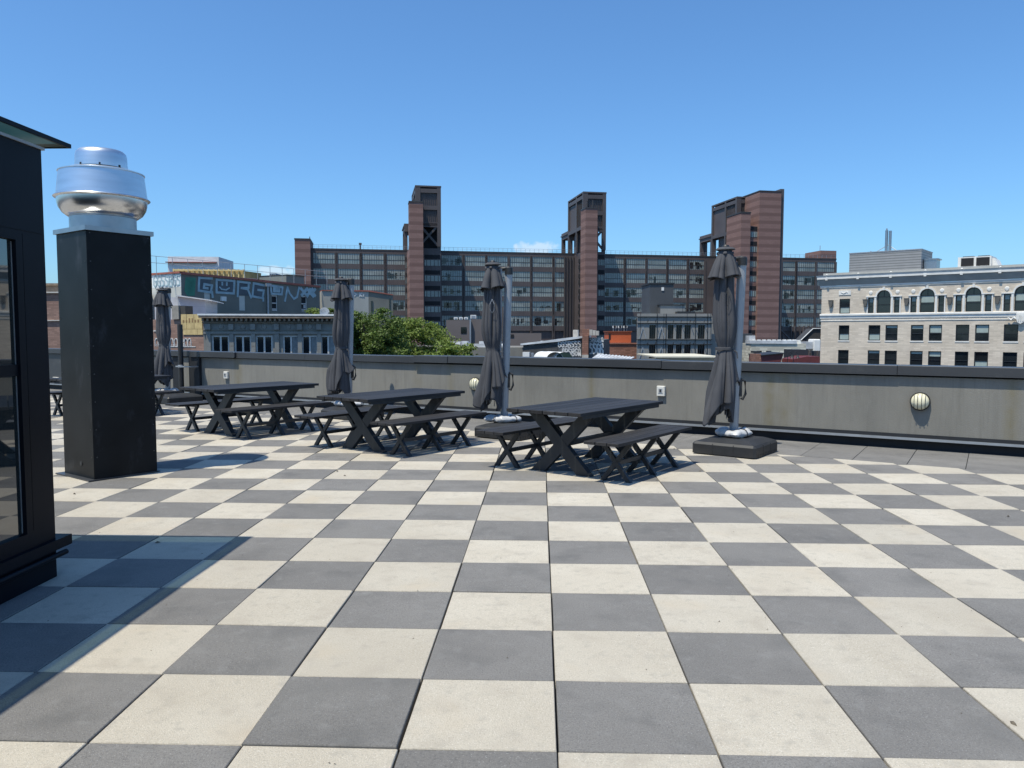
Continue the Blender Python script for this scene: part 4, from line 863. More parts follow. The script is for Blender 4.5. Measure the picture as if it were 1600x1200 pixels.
b = M(); b.box(SX(911), SX(920.5), -.6, .5, GZ, SZ(915, 524)); b.box(SX(911), SX(922), -.5, .5, SZ(915, 524), SZ(915, 514)); b.build('chimney', rbrick, sb)
b = M(); b.box(SX(910.6), SX(920.8), -.64, -.601, SZ(915, 562), SZ(915, 554)); [b.box(SX(q), SX(q+4.5), -.55, .2, SZ(q, 524), SZ(q, 515+k)) for k, q in enumerate((922, 927, 932))]; b.box(SX(888), SX(896), 4, 5, SZ(890, 530), SZ(890, 515)); b.build('parapet_block', mat('pale_block', (.4, .37, .33), .8, 0, .2, 2), sb)
b = M(); b.box(x0-12, x0-.01, .3, 9, GZ, SZ(800, 543)); b.build('stone_wall', mat('grey_render', (.17, .165, .15), .9, 0, .15, .8), sb)
b = M(); rr = random.Random(4)
for k in range(26): xx = x0-7+rr.uniform(0, 9); yy = rr.uniform(.4, 3); zz = SZ(800, 543); b.box(xx, xx+rr.uniform(.3, 1.2), yy, yy+.6, zz, zz+rr.uniform(.1, .55))
b.build('loose_roof_sheets', silver_roof, sb)['kind'] = 'stuff'
t = frthing('water_tank_hood', SF, 'white arched skylight hood with a dark green open end on the low roof', 'skylight'); yy = -6
hx0, hx1 = SF.x(858, yy), SF.x(884, yy); hz = SF.z(870, 562, yy); r_ = (SF.z(870, 550, yy)-hz); b = M(); arc = [((hx1-.1)+r_*1.15*cos(R(q)), hz+r_*sin(R(q))) for q in range(0, 181, 15)]
n = len(arc); b.add([(p, yy+.0, q) for p, q in arc]+[(p-1.5, yy+2.2, q) for p, q in arc], [(i, i+1, n+i+1, n+i) for i in range(n-1)], 0, True); b.add([(p-1.15*r_, yy-.1, q) for p, q in arc]+[(p-1.15*r_-1.3, yy+2, q) for p, q in arc], [(i, i+1, n+i+1, n+i) for i in range(n-1)], 0, True); b.build('hood', whitem, t)
b = M(); b.prism(arc, yy+.02, yy+.1, 'y'); b.build('open_end', mat('dark_green', (.01, .03, .022), .6), t)
t = frthing('white_ac_box', SF, 'small white air conditioner box standing at the foot of the charcoal brick wall', 'air conditioner')
b = M(); b.box(SX(818.5, -1), SX(829, -1), -1.6, -1, SZ(820, 566, -1), SZ(820, 550, -1)); b.build('cabinet', whitem, t); b = M(); b.box(SX(831, -1), SX(835, -1), -1.3, -1, SZ(820, 566, -1), SZ(820, 551, -1)); b.build('side_panel', galv, t)
t = frthing('satellite_dish', SF, 'small grey satellite dishes on a bracket between the white box and the arched hood', 'satellite dish')
b = M()
for px, py, r_ in ((849, 550.5, .17), (857, 553, .22)):
    xx, zz = SX(px, -1), SZ(px, py, -1); b.lathe([(0, .06), (r_*.6, .04), (r_, 0)], 16); n0 = len(b.v)-48; b.v[n0:] = [(xx+p[0], -1+p[2], zz+p[1]) for p in b.v[n0:]]
    b.tube([(xx, -.95, zz), (xx, -.95, zz-1.2)], .03, 6)
b.build('dish', galv, t)
b = M(); b.tube([(SX(842, -1), -1, SZ(842, 551, -1)), (SX(849, -1), -1, SZ(849, 556, -1)), (SX(857, -1), -1, SZ(857, 557, -1))], .025, 6); b.build('bracket', galv, t)
SF2 = Fr(940, 55, 0); t = frthing('corrugated_shed_roof', SF2, 'low grey corrugated shed roof just above the parapet, in front of the brick house', 'shed')
b = M(); x0, x1 = SF2.x(922), SF2.x(983); z0, z1 = SF2.z(940, 562), SF2.z(940, 555)
for k in range(11):
    xx = x0+(x1-x0)*k/11; b.add([(xx, 0, z0), (xx+(x1-x0)/22, 0, z0+.06), (xx+(x1-x0)/11, 0, z0), (xx+(x1-x0)/11+.8, 3, z1-.25*k/11), (xx+(x1-x0)/22+.8, 3, z1+.06-.25*k/11), (xx+.8, 3, z1-.25*k/11)], [(0,1,4,5), (1,2,3,4)])
b.build('roof_sheet', silver_roof, t); b = M(); b.box(x0, x1, .05, 3, GZ, z0-.02); b.build('wall', dbrick, t)
# ---- taupe buildings between trees and second umbrella
VF = Fr(740, 110, 4); vb = frthing('taupe_building', VF, 'plain taupe rendered building between the trees and the middle umbrella', 'building'); taupe = mat('taupe_render', (.145, .125, .12), .85, 0, .08, .4)
x0, x1 = VF.x(697), VF.x(795); b = M(); b.box(x0, VF.x(733.5), 0, 12, GZ, VF.z(700, 500)); b.box(VF.x(736), x1, .5, 12, GZ, VF.z(700, 498.5)); b.build('wall', taupe, vb)
b = M(); b.box(VF.x(775, 2), x1, -.5, 4, GZ, VF.z(780, 480)); b.build('tall_wall', mat('taupe_dark', (.1, .085, .08), .85), vb)
b = M(); b.box(VF.x(733.6), VF.x(735.9), 0, .4, GZ, VF.z(700, 499)); b.build('downpipe', galv, vb); b = M(); b.box(VF.x(720), VF.x(729), -.05, -.001, VF.z(700, 521), VF.z(700, 511)); b.build('window', glass_dark, vb)
for i, (a, c, tp) in enumerate(((709, 715, 495.5), (717, 723, 495.5), (725, 731, 495.5), (735, 744, 492))):
    t = frthing('rooftop_ac_unit', VF, ['white roof unit farthest left in the row on the taupe building', 'second white roof unit from the left on the taupe building', 'third white roof unit from the left on the taupe building', 'largest white roof unit in the row, at the right on the taupe building'][i], 'condenser unit', 'white units on the taupe building')
    z0 = VF.z(720, 500.0 if i < 3 else 498.5); x_0, x_1 = VF.x(a, 1), VF.x(c, 1); b = M(); b.box(x_0, x_1, 1, 1.8, z0+.1, VF.z(720, tp, 1)); b.build('cabinet', whitem, t); b = M(); b.box(x_0+.12, x_1-.12, .97, .999, z0+.2, VF.z(720, tp, 1)-.12); b.build('grille', galv, t)
V2 = Fr(800, 95, 0); t = frthing('low_taupe_extension', V2, 'low taupe roof extension just right of the middle umbrella mast', 'building'); b = M(); b.box(V2.x(790), V2.x(846), 0, 10, GZ, V2.z(820, 520.5)); b.build('wall', taupe, t); b = M(); b.box(V2.x(792), V2.x(803), -.06, -.001, V2.z(800, 527), V2.z(800, 522.5)); b.build('opening', void, t)
# ---- right low roofs: pale wall, dark cornice, red roof, lamps
PF = Fr(1200, 85, 0); t = frthing('pale_block_building', PF, 'pale concrete block building with foil edged roof, left of the beige house', 'building')
pale = brick('pale_block', (.48, .46, .38), (.56, .54, .46), .85, 4)
b = M(); b.box(PF.x(1174), PF.x(1261), 0, 8, GZ, PF.z(1200, 537)); b.build('wall', pale, t)
b = M(); b.box(PF.x(1173), PF.x(1246), -.1, 2, PF.z(1200, 537), PF.z(1200, 532)); b.box(PF.x(1173.5), PF.x(1183), .5, 2, PF.z(1200, 532), PF.z(1200, 524.5)); b.build('roof_foil', silver_roof, t)
b = M(); [b.box(PF.x(q), PF.x(q+8), -.05, -.001, PF.z(1200, 553), PF.z(1200, 548)) for q in (1183.5, 1198.5)]; b.build('window', glass_dark, t)
rr = random.Random(6)
b = M()
for k in range(9): q = PF.x(1176+k*8, .5); b.box(q, q+.35, .3, .6, PF.z(1200, 532), PF.z(1200, 530.6)); b.box(PF.x(1243+k, 1), PF.x(1244+k, 1), .8, 2, PF.z(1200, 537), PF.z(1200, 537-rr.uniform(2, 7)))
b.build('parapet_vent', whitem, t)
t = frthing('white_roof_tank', PF, 'white tank box against the corner of the beige house', 'tank'); b = M(); b.bbox(PF.x(1273, 4), PF.x(1284, 4), 4, 6, PF.z(1280, 548, 4), PF.z(1280, 530, 4), .1); b.build('tank', whitem, t); b = M(); b.box(PF.x(1262, 4), PF.x(1274, 4), 4.2, 6, PF.z(1280, 545, 4), PF.z(1280, 534, 4)); b.build('foil_cover', silver_roof, t)
Q = Fr(1200, 66, 0); redm = mat('dark_red_roof', (.11, .022, .022), .6, 0, .2, 2)
t = frthing('dark_cornice_house', Q, 'small house with an oversailing dark red brown cornice beside the rightmost umbrella', 'building')
b = M(); b.prism([(Q.x(1191), Q.z(1200, 566)), (Q.x(1222), Q.z(1200, 566)), (Q.x(1226), Q.z(1200, 552.5)), (Q.x(1191), Q.z(1200, 556))], 0, 4, 'y'); b.build('cornice', redm, t)
b = M(); b.prism([(Q.x(1190), Q.z(1200, 556)), (Q.x(1226.5), Q.z(1200, 552.3)), (Q.x(1226.5), Q.z(1200, 551)), (Q.x(1190), Q.z(1200, 554.6))], -.15, 4.1, 'y'); b.box(Q.x(1184), Q.x(1191), .3, 2, Q.z(1185, 552), Q.z(1185, 549)); b.build('roof_edge', plastic_black, t)
b = M(); b.box(Q.x(1183), Q.x(1190.8), 0, 2, GZ, Q.z(1185, 553)); b.box(Q.x(1191), Q.x(1222), .5, 4, GZ, Q.z(1200, 566)); b.build('brick_pier', rbrick, t)
t = frthing('red_roofed_building', Q, 'low building with a sloping dark red roof at the foot of the beige house', 'building')
b = M(); b.prism([(Q.x(1240), Q.z(1240, 567)), (Q.x(1283), Q.z(1280, 567)), (Q.x(1283), Q.z(1280, 557)), (Q.x(1262), Q.z(1260, 557)), (Q.x(1241), Q.z(1241, 561.5))], 0, 3, 'y'); b.build('roof', redm, t)
b = M(); b.box(Q.x(1260), Q.x(1283), 3, 6, GZ, Q.z(1270, 546.5, 3)); b.build('upper_wall', mat('near_black_wall', (.02, .022, .028), .7), t)
b = M(); b.box(Q.x(1240), Q.x(1283), .2, 3, GZ, Q.z(1240, 567)); b.build('lower_wall', rbrick, t)
for i, px in enumerate((1232.5, 1241.5)):
    t = frthing('gooseneck_lamp', Q, ['left one of two black gooseneck lamps above the parapet near the beige house', 'right one of two black gooseneck lamps above the parapet near the beige house'][i], 'lamp', 'gooseneck lamps')
    b = M(); x_, z0, z1 = Q.x(px, -1), Q.z(px, 568, -1), Q.z(px, 552, -1); s_ = .22
    b.tube([(x_, -1, z0-1), (x_, -1, z1-.1), (x_+s_*.4, -1, z1+.08), (x_+s_, -1, z1+.12), (x_+s_*1.6, -1, z1+.02), (x_+s_*1.7, -1, z1-.15)], .025, 8); b.build('stem', plastic_black, t)
    b = M(); b.lathe([(.03, z1-.12), (.05, z1-.2), (.17, z1-.42)], 14, 0, (x_+s_*1.7, -1)); b.build('shade', plastic_black, t)
DK = Fr(1160, 90, 0); t = frthing('navy_metal_building', DK, 'dark navy metal block half hidden behind the rightmost umbrella mast', 'building'); b = M(); b.box(DK.x(1120), DK.x(1176), 0, 8, GZ, DK.z(1160, 521)); b.build('wall', mat('navy_metal', (.03, .036, .045), .6, 0, .2, 1), t)
b = M(); [b.box(DK.x(1164), DK.x(1166), -.05, -.001, DK.z(1160, q+2), DK.z(1160, q)) for q in (540, 548)]; b.build('window', galv, t)
CV = Fr(1270, 120, 0); t = frthing('covered_conveyor', CV, 'dark slanted covered walkway with a pale roof line left of the beige house', 'walkway')
b = M(); b.prism([(CV.x(1253), CV.z(1260, 532)), (CV.x(1290), CV.z(1260, 532)), (CV.x(1290), CV.z(1260, 513.5)), (CV.x(1271), CV.z(1260, 513.5))], 0, 3, 'y'); b.build('body', mat('dark_cladding', (.045, .045, .045), .7), t)
b = M(); b.tube([(CV.x(1252), -.1, CV.z(1260, 532)), (CV.x(1271), -.1, CV.z(1260, 513.5)), (CV.x(1290), -.1, CV.z(1260, 513.5))], .10, 6); b.build('roof_line', galv, t)
# ================================================================== LEFT BACKGROUND
CNF = Fr(318, 42, 9); cnb = frthing('blue_grey_cornice_building', CNF, 'old blue grey facade with peeling bracketed cornice and white windows, left of the trees', 'building')
bg1 = mat('peeling_blue_grey_paint', (.225, .222, .205), .8, 0, .15, 1.2); scuff(bg1, (.12, .085, .06), 3.5, .58, .72, .8, (1, 1, 2)); scuff(bg1, (.26, .27, .25), 5, .6, .75, .6, (1, 1, 1))
rustc = mat('rusty_cornice', (.22, .165, .12), .85, 0, .3, 2.5)
CX, CZ = CNF.x, CNF.z; c0, c1 = CX(317), CX(545)
wn_ = [(329.5, 357), (365, 391.5), (398.5, 425), (441, 466.5), (470.5, 496), (500, 524)]
zt, zb_ = CZ(340, 524), CZ(340, 575)
hl = [(CX(a), CX(b_), zb_, zt) for a, b_ in wn_]
ztp = CZ(330, 497.5)
b = M(); b.wall(c0, c1, GZ, ztp, hl, 0, .25); b.box(c0, c1, .26, 12, GZ, ztp-.01); b.build('facade', bg1, cnb)
b = M(); b.box(c0-.15, c1, -.45, .3, ztp+.02, CZ(330, 493)); b.box(c0-.05, c1, -.12, -.001, CZ(330, 505), CZ(330, 503.5)); b.build('cornice', rustc, cnb)
b = M(); xx = c0
while xx < c1: b.box(xx, xx+.11, -.38, 0, ztp-.15, ztp+.02); xx += .27
b.build('dentils', rustc, cnb)['kind'] = 'stuff'
b = M(); z_ = CZ(330, 493); b.box(c0-.2, c1, -.47, 1.5, z_, z_+.09); b.box(c0, c1, 1.5, 12, z_-.2, z_-.1); b.build('roof_flashing', mat('white_flashing', (.75, .75, .74), .4), cnb)
b = M(); b.box(c0, c1, -.1, -.001, CZ(330, 521.5), CZ(330, 519)); b.box(c0, c1, -.07, -.001, CZ(330, 516), CZ(330, 515))
for px in (325, 361, 395, 432, 468, 498): x_ = CX(px); b.box(x_-.12, x_+.12, -.09, -.001, CZ(330, 570), CZ(330, 522)); b.box(x_-.14, x_+.14, -.2, -.002, CZ(330, 515), CZ(330, 506))
for px in (345, 379, 412, 450, 484): x_ = CX(px); b.lathe([(0, -.07), (.12, -.05), (.16, 0)], 12); n0 = len(b.v)-36; b.v[n0:] = [(x_+p[0], p[2], CZ(330, 510.5)+p[1]) for p in b.v[n0:]]
for a in (332, 366, 400, 441, 472): b.box(CX(a+2), CX(a+24), -.035, -.001, CZ(330, 514), CZ(330, 513.6)); b.box(CX(a+2), CX(a+24), -.035, -.001, CZ(330, 507.4), CZ(330, 507))
b.build('trim', bg1, cnb)
wpaint = mat('white_window_paint', (.50, .49, .47), .6, 0, .12, 5)
for a, b_, z0, z1 in hl:
    f = M(); y = .1; f.box(a, a+.09, y-.05, y+.05, z0, z1); f.box(b_-.09, b_, y-.05, y+.05, z0, z1); mxx = (a+b_)/2; f.box(mxx-.05, mxx+.05, y-.05, y+.05, z0, z1-.09); f.box(a+.09, b_-.09, y-.05, y+.05, z1-.09, z1); wo = f.build('window', wpaint, cnb)
    gg = M(); gg.box(a+.09, mxx-.05, y+.01, y+.03, z0, z1-.09); gg.box(mxx+.05, b_-.09, y+.01, y+.03, z0, z1-.09); gg.build('pane', glass_dark, wo)
    cu = M(); cu.box(mxx+.06, b_-.1, y, y+.008, z0, z1-.1) if a > CX(436) else cu.box(mxx+.3, mxx+.5, y, y+.008, z0, z0+.8); cu.build('curtain', mat('grey_curtain', (.2, .22, .23), .9, 0, .2, 8), wo)
t = frthing('roof_debris_dish', CNF, 'small silver satellite dish on the blue grey house roof left of the second umbrella', 'satellite dish')
b = M(); x_, z_ = CX(507, 2), CZ(507, 489, 2); b.lathe([(0, .06), (.2, .04), (.3, 0)], 16); b.v[:] = [(x_+p[0], 2+p[2], z_+.05+p[1]) for p in b.v]; b.tube([(x_, 2, z_-.4), (x_+.25, 2, z_+.1)], .03, 6); b.tube([(x_-.3, 2, z_-.1), (x_+.35, 2, z_-.1)], .03, 6); b.build('dish', galv, t)
# brick house with plywood panel
KF = Fr(318, 43, -20); kb = frthing('plywood_patched_house', KF, 'brick side wall with a yellow plywood patch and white bubble graffiti, behind the leftmost umbrella', 'building')
kbr = brick('weathered_brick', (.22, .13, .10), (.31, .20, .16), .9, 1.8, var=.25); KX, KZ = KF.x, KF.z
k0, k1 = KX(180), KX(317); b = M(); b.box(k0, k1, 0, 8, GZ, KZ(300, 499)); b.box(KX(271), KX(281), -.1, .6, KZ(275, 499), KZ(275, 478)); b.build('wall', kbr, kb)
b = M(); b.box(KX(281.2), KX(289.5), 0, .6, KZ(285, 498.9), KZ(285, 478)); b.build('chimney_side', mat('dark_chimney_side', (.05, .05, .05), .9), kb); b = M(); b.box(KX(270.8), KX(281.1), -.12, .55, KZ(275, 498.8), KZ(275, 477.5)); b.build('chimney', mat('grey_block', (.27, .25, .22), .9, 0, .2, 4), kb)  # the chimney's right flank is coloured darker than its front
ply = mat('yellow_plywood', (.50, .38, .18), .8, 0, .2, 3)
b = M(); xs_ = [283, 292, 303.5, 316.5]
for i in range(3): b.box(KX(xs_[i])+.015, KX(xs_[i+1])-.015, -.05, -.001, KZ(300, 514), KZ(300, 491))
b.box(KX(286), KX(308), -.05, -.001, KZ(300, 523), KZ(300, 514.4)); b.box(KX(308.4), KX(316.5), -.05, -.001, KZ(300, 523), KZ(300, 514.4)); b.box(KX(281), KX(316.5), 0, .5, KZ(300, 499), KZ(300, 491)); b.build('plywood_patch', ply, kb)
b = M(); rr = random.Random(2)
for k in range(6): q = 286+k*4.6; b.box(KX(q), KX(q+2.4), -.056, -.0505, KZ(300, 504), KZ(300, 497+rr.uniform(0, 3)))
b.build('panel_stamp', mat('stamp_ink', (.24, .15, .07), .9), kb)
b = M()
def arch_letters(b, xs, zb0, zt0, wd, y):
    for xa_, xb_2 in xs:
        pts = [(xa_, zb0)]+[((xa_+xb_2)/2-(xb_2-xa_)/2*cos(R(q)), zt0-.25+.25*sin(R(q))) for q in range(0, 181, 20)]+[(xb_2, zb0)]; b.stroke(pts, wd, y)
        b.stroke([(xa_+.12, zb0), (xa_+.12, zt0-.35)], wd*.6, y)
zb0, zt0 = KZ(280, 541), KZ(280, 529)
arch_letters(b, [(KX(q), KX(q+5)) for q in (241, 247.5, 265, 271.5, 287, 292.5)], zb0, zt0, .045, -.001)
spray(b, KX(276), KX(287), zb0, zt0, 2, .045, -.001, 4); b.stroke([(KX(240), KZ(240, 517)), (KX(246), KZ(240, 517)), (KX(246), KZ(240, 524))], .06, -.001); b.stroke([(KX(262), zb0-.02), (KX(304), zb0-.02)], .05, -.001); b.build('bubble_graffiti', gw, kb)
# blue-white shed
HF2 = Fr(300, 48, 14); t = frthing('pale_blue_shed', HF2, 'pale blue sided shed with slanting roof below the lettered grey wall', 'shed'); sid = mat('pale_blue_siding', (.36, .40, .45), .7, 0, .08, 1.5); zband(sid, .3, .1, (.24, .28, .32), 0, 2, .5)
HX, HZ = HF2.x, HF2.z
b = M(); b.prism([(HX(278), GZ), (HX(320.5), GZ), (HX(320.5), HZ(320, 469)), (HX(278), HZ(278, 463))], 0, 5, 'y'); b.build('siding', sid, t)
b = M(); b.prism([(HX(277), HZ(277, 461)), (HX(277), HZ(277, 463)), (HX(332), HZ(332, 470.5)), (HX(332), HZ(332, 469))], -.4, 5, 'y'); b.build('roof_edge', mat('pale_edge', (.55, .56, .56), .6), t)
b = M(); b.box(HX(240), HX(277.5), .3, 5, GZ, HZ(265, 464)); b.build('white_wall', mat('dirty_white_wall', (.55, .56, .57), .8, 0, .15, 1), t)
# lettered grey building: corner at px 285
GA = Fr(285, 62, 60)      # dark side, going back to the right
gbld = frthing('graffiti_building', GA, 'grey building with big pale blue spray painted letters along its upper wall', 'building')
gwall = mat('grey_painted_brick', (.165, .165, .145), .9, 0, .14, .6); scuff(gwall, (.20, .20, .16), 1.0, .55, .8, .5, (1, 1, .4))
GX, GZ_ = GA.x, GA.z
g0, g1 = 0.0, GX(500); zl, zr_ = GZ_(286, 427.5), GZ_(498, 448.5)
wn2 = [(319.5, 328.5, 455, 483), (374, 383, 458, 485), (425, 434, 461, 486), (471, 480, 462, 487)]
hl = [(GX(a), GX(b_), GZ_(a, d), GZ_(a, c)) for a, b_, c, d in wn2]
zmin = min(zl, zr_)-.02
b = M(); b.wall(g0, g1, GZ, zmin, hl, 0, .3, 0); b.add([(g0, 0, zmin), (g1, 0, zmin), (g1, 0, max(zr_, zmin+.02)), (g0, 0, max(zl, zmin+.02))], [(0,1,2,3)])
b.box(g0+.01, g1, .31, 14, GZ, zmin-.1); b.add([(g1, 0, GZ), (g1, .31, GZ), (g1, .31, zmin), (g1, 0, zmin)], [(0,1,2,3)]); b.build('grey_wall', gwall, gbld)
b = M(); b.add([(g0, 0, zl), (g1, 0, zr_), (g1, .5, zr_), (g0, .5, zl)]+[(g0, -.12, zl+.14), (g1, -.12, zr_+.14), (g1, .5, zr_+.14), (g0, .5, zl+.14)]+[(g0, -.12, zl-.06), (g1, -.12, zr_-.06)], [(4,5,6,7), (8,9,5,4), (8,0,1,9)]); b.build('red_coping', mat('clay_red_coping', (.30, .10, .075), .8), gbld)
pb = mat('pale_wall', (.50, .50, .46), .85, 0, .12, .8); cl_ = M(); cl_.box(-.01, 0, 0, 14, GZ, zl); cl_.build('pale_wall', pb, gbld)
lb_ = mat('pale_blue_spray', (.31, .42, .46), .7, 0, .2, 1.5); gr_ = mat('green_spray', (.06, .22, .15), .8, 0, .3, .8); dk_ = mat('dark_fill_spray', (.09, .105, .12), .8, 0, .2, 1)
def P2(pts): return [GA.loc(x, y) for x, y in pts]
fill = M()
for x0_, x1_, y0_, y1_ in ((309, 329, 434, 455), (336, 366, 436, 459), (370, 390, 439, 462), (394, 413, 442, 465), (421, 441, 446, 459)):
    p = P2([(x0_, y0_), (x1_, y0_+(x1_-x0_)*.1), (x1_, y1_), (x0_, y1_)]); fill.prism(p[::-1], -.012, -.001, 'y')
fill.build('letter_fill', dk_, gbld)
gm = M(); p = P2([(290, 433), (306, 434), (304, 462), (293, 463), (288, 455)]); gm.prism(p[::-1], -.02, -.001, 'y'); gm.build('green_tag', gr_, gbld)
L_ = M(); wd = .2
def let(pts, w_=None): L_.stroke(P2(pts), w_ or wd, -.013, .015)
let([(331, 435), (311, 434), (310, 454), (329, 457), (331, 446), (319, 444), (318, 450), (324, 450.5)]); let([(331, 456), (332, 464)])                      # G
let([(338, 437), (366, 439), (365, 458.5), (338, 457), (338, 437)]); let([(343, 449), (346, 452), (353, 453), (358, 450)], .12); let([(347, 441.5), (347, 445)], .16); let([(354, 442), (354, 445.5)], .16)   # O with a face
let([(371, 463), (372, 440), (388, 442), (388, 450), (377, 450), (387, 452), (392, 465)]); let([(371, 440), (390, 442)])          # R
let([(412, 446), (396, 442.5), (394, 463), (410, 466), (412, 454), (403, 453)]); let([(411, 466), (411, 470)])        # G
let([(422, 446), (441, 449), (440, 460), (424, 459), (422, 446)]); let([(428, 450), (436, 451), (436, 455), (428, 454.5), (428, 450)], .25)    # O
let([(445, 470), (449, 449), (452, 458), (459, 467), (464, 464), (467, 449)])            # N
for q in (470, 479): let([(q, 451), (q+10, 463)], .3); let([(q+9, 451.5), (q+1, 461)], .3)
let([(484, 452), (492, 462)], .3); let([(492, 452), (486, 460)], .3)
L_.build('blue_letters', lb_, gbld)
for a, b_, z0, z1 in hl:
    f = M(); y = .12; tt = .09; f.box(a, b_, y, y+.05, z0, z1, 1); f.box(b_-tt, b_, y-.05, y, z0, z1); zz = (z0+z1)/2; [f.box(a, b_-tt, y-.08, y, q-.05, q+.05) for q in (z0+.08, zz, zz-.55)]; f.box(a, b_-tt, y-.08, y, z1-.12, z1); wo = f.build('window', [wpaint, void], gbld)
    if b_-a > .7: am2 = M(); am2.box(a+.25, b_-tt-.15, y-.16, y-.01, zz-.45, zz-.1); am2.build('window_ac', galv, wo)
b = M(); x_ = GX(417.5); b.tube([(x_, -.12, GZ), (x_, -.12, GZ_(417, 448))], .09, 8); b.box(x_-.3, x_+.3, -.3, -.001, GZ_(417, 448), GZ_(417, 443)); b.build('downpipe', galv, gbld)
b = M(); q = GA.loc(348, 467); b.box(q[0]-.25, q[0]+.25, -.2, -.001, q[1]-.2, q[1]+.2); b.build('wall_light', whitem, gbld)
# front (lit) face of the same building: runs left from the corner
GB = Fr(285, 62, -30); t = frthing('graffiti_building_wing', GB, 'pale wing of the lettered building with white and blue spray paint at its top', 'building')
x0 = GB.x(150); zt = GB.z(280, 427); b = M(); b.box(x0, -.02, 0, 8, GZ, zt); b.build('wall', pb, t); b = M(); b.box(x0, 0, -.12, .4, zt, zt+.15); b.build('coping', bpy.data.materials['clay_red_coping'], t)
b = M(); b.box(GB.x(239), GB.x(284), -.015, -.001, GB.z(260, 449), GB.z(260, 429)); b.build('white_fill', mat('white_roller_paint', (.62, .66, .67), .7, 0, .1, 1), t)
b = M(); spray(b, GB.x(241), GB.x(283.5), GB.z(260, 447.5), GB.z(260, 430), 7, .11, -.016, 21); b.build('blue_tag', lb_, t)
# roof furniture on it
RS = Fr(300, 88, 6); RH = Fr(330, 76, 8)
t = frthing('white_roof_shed', RS, 'white sheeted box on top of the lettered building', 'roof shed'); y_ = 0
b = M(); b.box(RS.x(264, y_), RS.x(343.5, y_), y_, y_+6, zl-6, RS.z(300, 401, y_)); b.build('sheeted_wall', mat('crinkled_white_sheet', (.66, .67, .68), .6, 0, .12, 1.5, .6, 2), t); b = M(); b.box(RS.x(262, y_), RS.x(341, y_), y_-.4, y_-.001, RS.z(300, 410.8, y_), RS.z(300, 409.5, y_)); b.build('rusty_rail', mat('rust', (.25, .08, .06), .8), t)
t = frthing('timber_hoarding', RH, 'yellow timber framed enclosure on the roof of the lettered building', 'hoarding'); y_ = 0
b = M(); x0, x1 = RH.x(273, y_), RH.x(382, y_); z0, z1 = zl-5, RH.z(330, 420.5, y_); b.box(x0, x1, y_, y_+5, z0, z1-.15); b.prism([(x1+.01, 0), (x1+1.1, 3), (x1+.01, 3)], z0, z1-.15, 'z'); b.build('boarding', mat('timber_boards', (.42, .30, .13), .85, 0, .2, 1.5), t)
b = M()
for k in range(15): xx = x0+(x1-x0)*k/14; b.box(xx-.06, xx+.06, y_-.12, y_, z0, z1)
b.box(x0, x1, y_-.2, y_-.12, z1-.2, z1-.05); b.build('timber_frame', mat('new_timber', (.58, .44, .20), .8, 0, .15, 2), t)
t = frthing('roof_railing', GA, 'thin dark pipe railing along the roof of the lettered building', 'railing')
b = M(); zr0 = zl
for k in range(17): xx = -6+k*(g1+8)/16; b.tube([(xx, 1.0, zmin-.1), (xx, 1.0, zl+1.35)], .025, 5)
for q in (1.35, .8): b.tube([(-6, 1.0, zl+q), (g1+2, 1.0, zl+q)], .02, 5)
b.build('rail', mast_metal, t)
t = frthing('grey_stair_head', GA, 'small grey box hut on the far roof end of the lettered building', 'hut'); b = M(); b.box(GX(448, 3), GX(476, 3), 3, 7, zmin, GZ_(450, 430, 3)); b.build('wall', mat('grey_green_block', (.17, .18, .17), .85), t); b = M(); b.box(GX(447.5, 3), GX(476.5, 3), 2.9, 7.1, GZ_(450, 430, 3), GZ_(450, 429, 3)); b.build('coping', hosp_mull, t)
# second row: paler house with small tag
R2 = Fr(555, 78, 20); t = frthing('tagged_rear_building', R2, 'pale and grey building with a small white tag behind the trees', 'building')
b = M(); b.box(R2.x(503), R2.x(576), 0, 6, GZ, R2.z(560, 455.5)); b.build('pale_wall', mat('pale_grey_render', (.36, .36, .33), .85, 0, .12, .5), t)
b = M(); b.prism([(R2.x(576)+.01, GZ), (R2.x(614), GZ), (R2.x(614), R2.z(614, 461.5)), (R2.x(576)+.01, R2.z(576, 455.5))], .0, 6, 'y'); b.build('grey_wall', gwall, t)
b = M(); b.prism([(R2.x(503), R2.z(560, 455.5)), (R2.x(576), R2.z(560, 455.5)), (R2.x(614), R2.z(614, 461.5)), (R2.x(614), R2.z(614, 460)), (R2.x(576), R2.z(576, 453.5)), (R2.x(503), R2.z(560, 454))], -.1, 6, 'y'); b.build('coping', bpy.data.materials['clay_red_coping'], t)
b = M(); S2 = lambda pts: [R2.loc(x, y) for x, y in pts]
b.stroke(S2([(554, 458), (557, 460), (554, 462.5)]), .12, -.001); b.stroke(S2([(562, 458), (562, 463)]), .12, -.001); b.stroke(S2([(565.5, 458), (562, 460.5), (565.5, 463)]), .12, -.001); b.stroke(S2([(568, 460), (568, 463)]), .1, -.001); b.build('tag', gw, t)
b = M(); b.box(R2.x(579.5), R2.x(582.5), -.05, -.001, R2.z(580, 486), R2.z(580, 470)); b.box(R2.x(608), R2.x(610), -.05, -.001, R2.z(580, 490), R2.z(580, 466)); b.build('window', glass_dark, t)
DT = Fr(427, 400, 0); t = frthing('distant_tower_block', DT, 'tiny far blue grey tower block seen against a cloud', 'building'); b = M(); b.box(DT.x(422), DT.x(431.5), 0, 12, GZ, DT.z(427, 427)); b.build('wall', mat('hazy_blue_grey', (.22, .27, .33), .7), t)
b = M(); [b.box(DT.x(422)+k*.9+.4, DT.x(422)+k*.9+.7, -.1, -.01, GZ, DT.z(427, 428)) for k in range(3)]; b.build('window_strip', glass_dark, t)
LB = Fr(85, 60, 0); t = frthing('mottled_brick_building', LB, 'weathered brick building glimpsed in the gap between penthouse and duct', 'building')
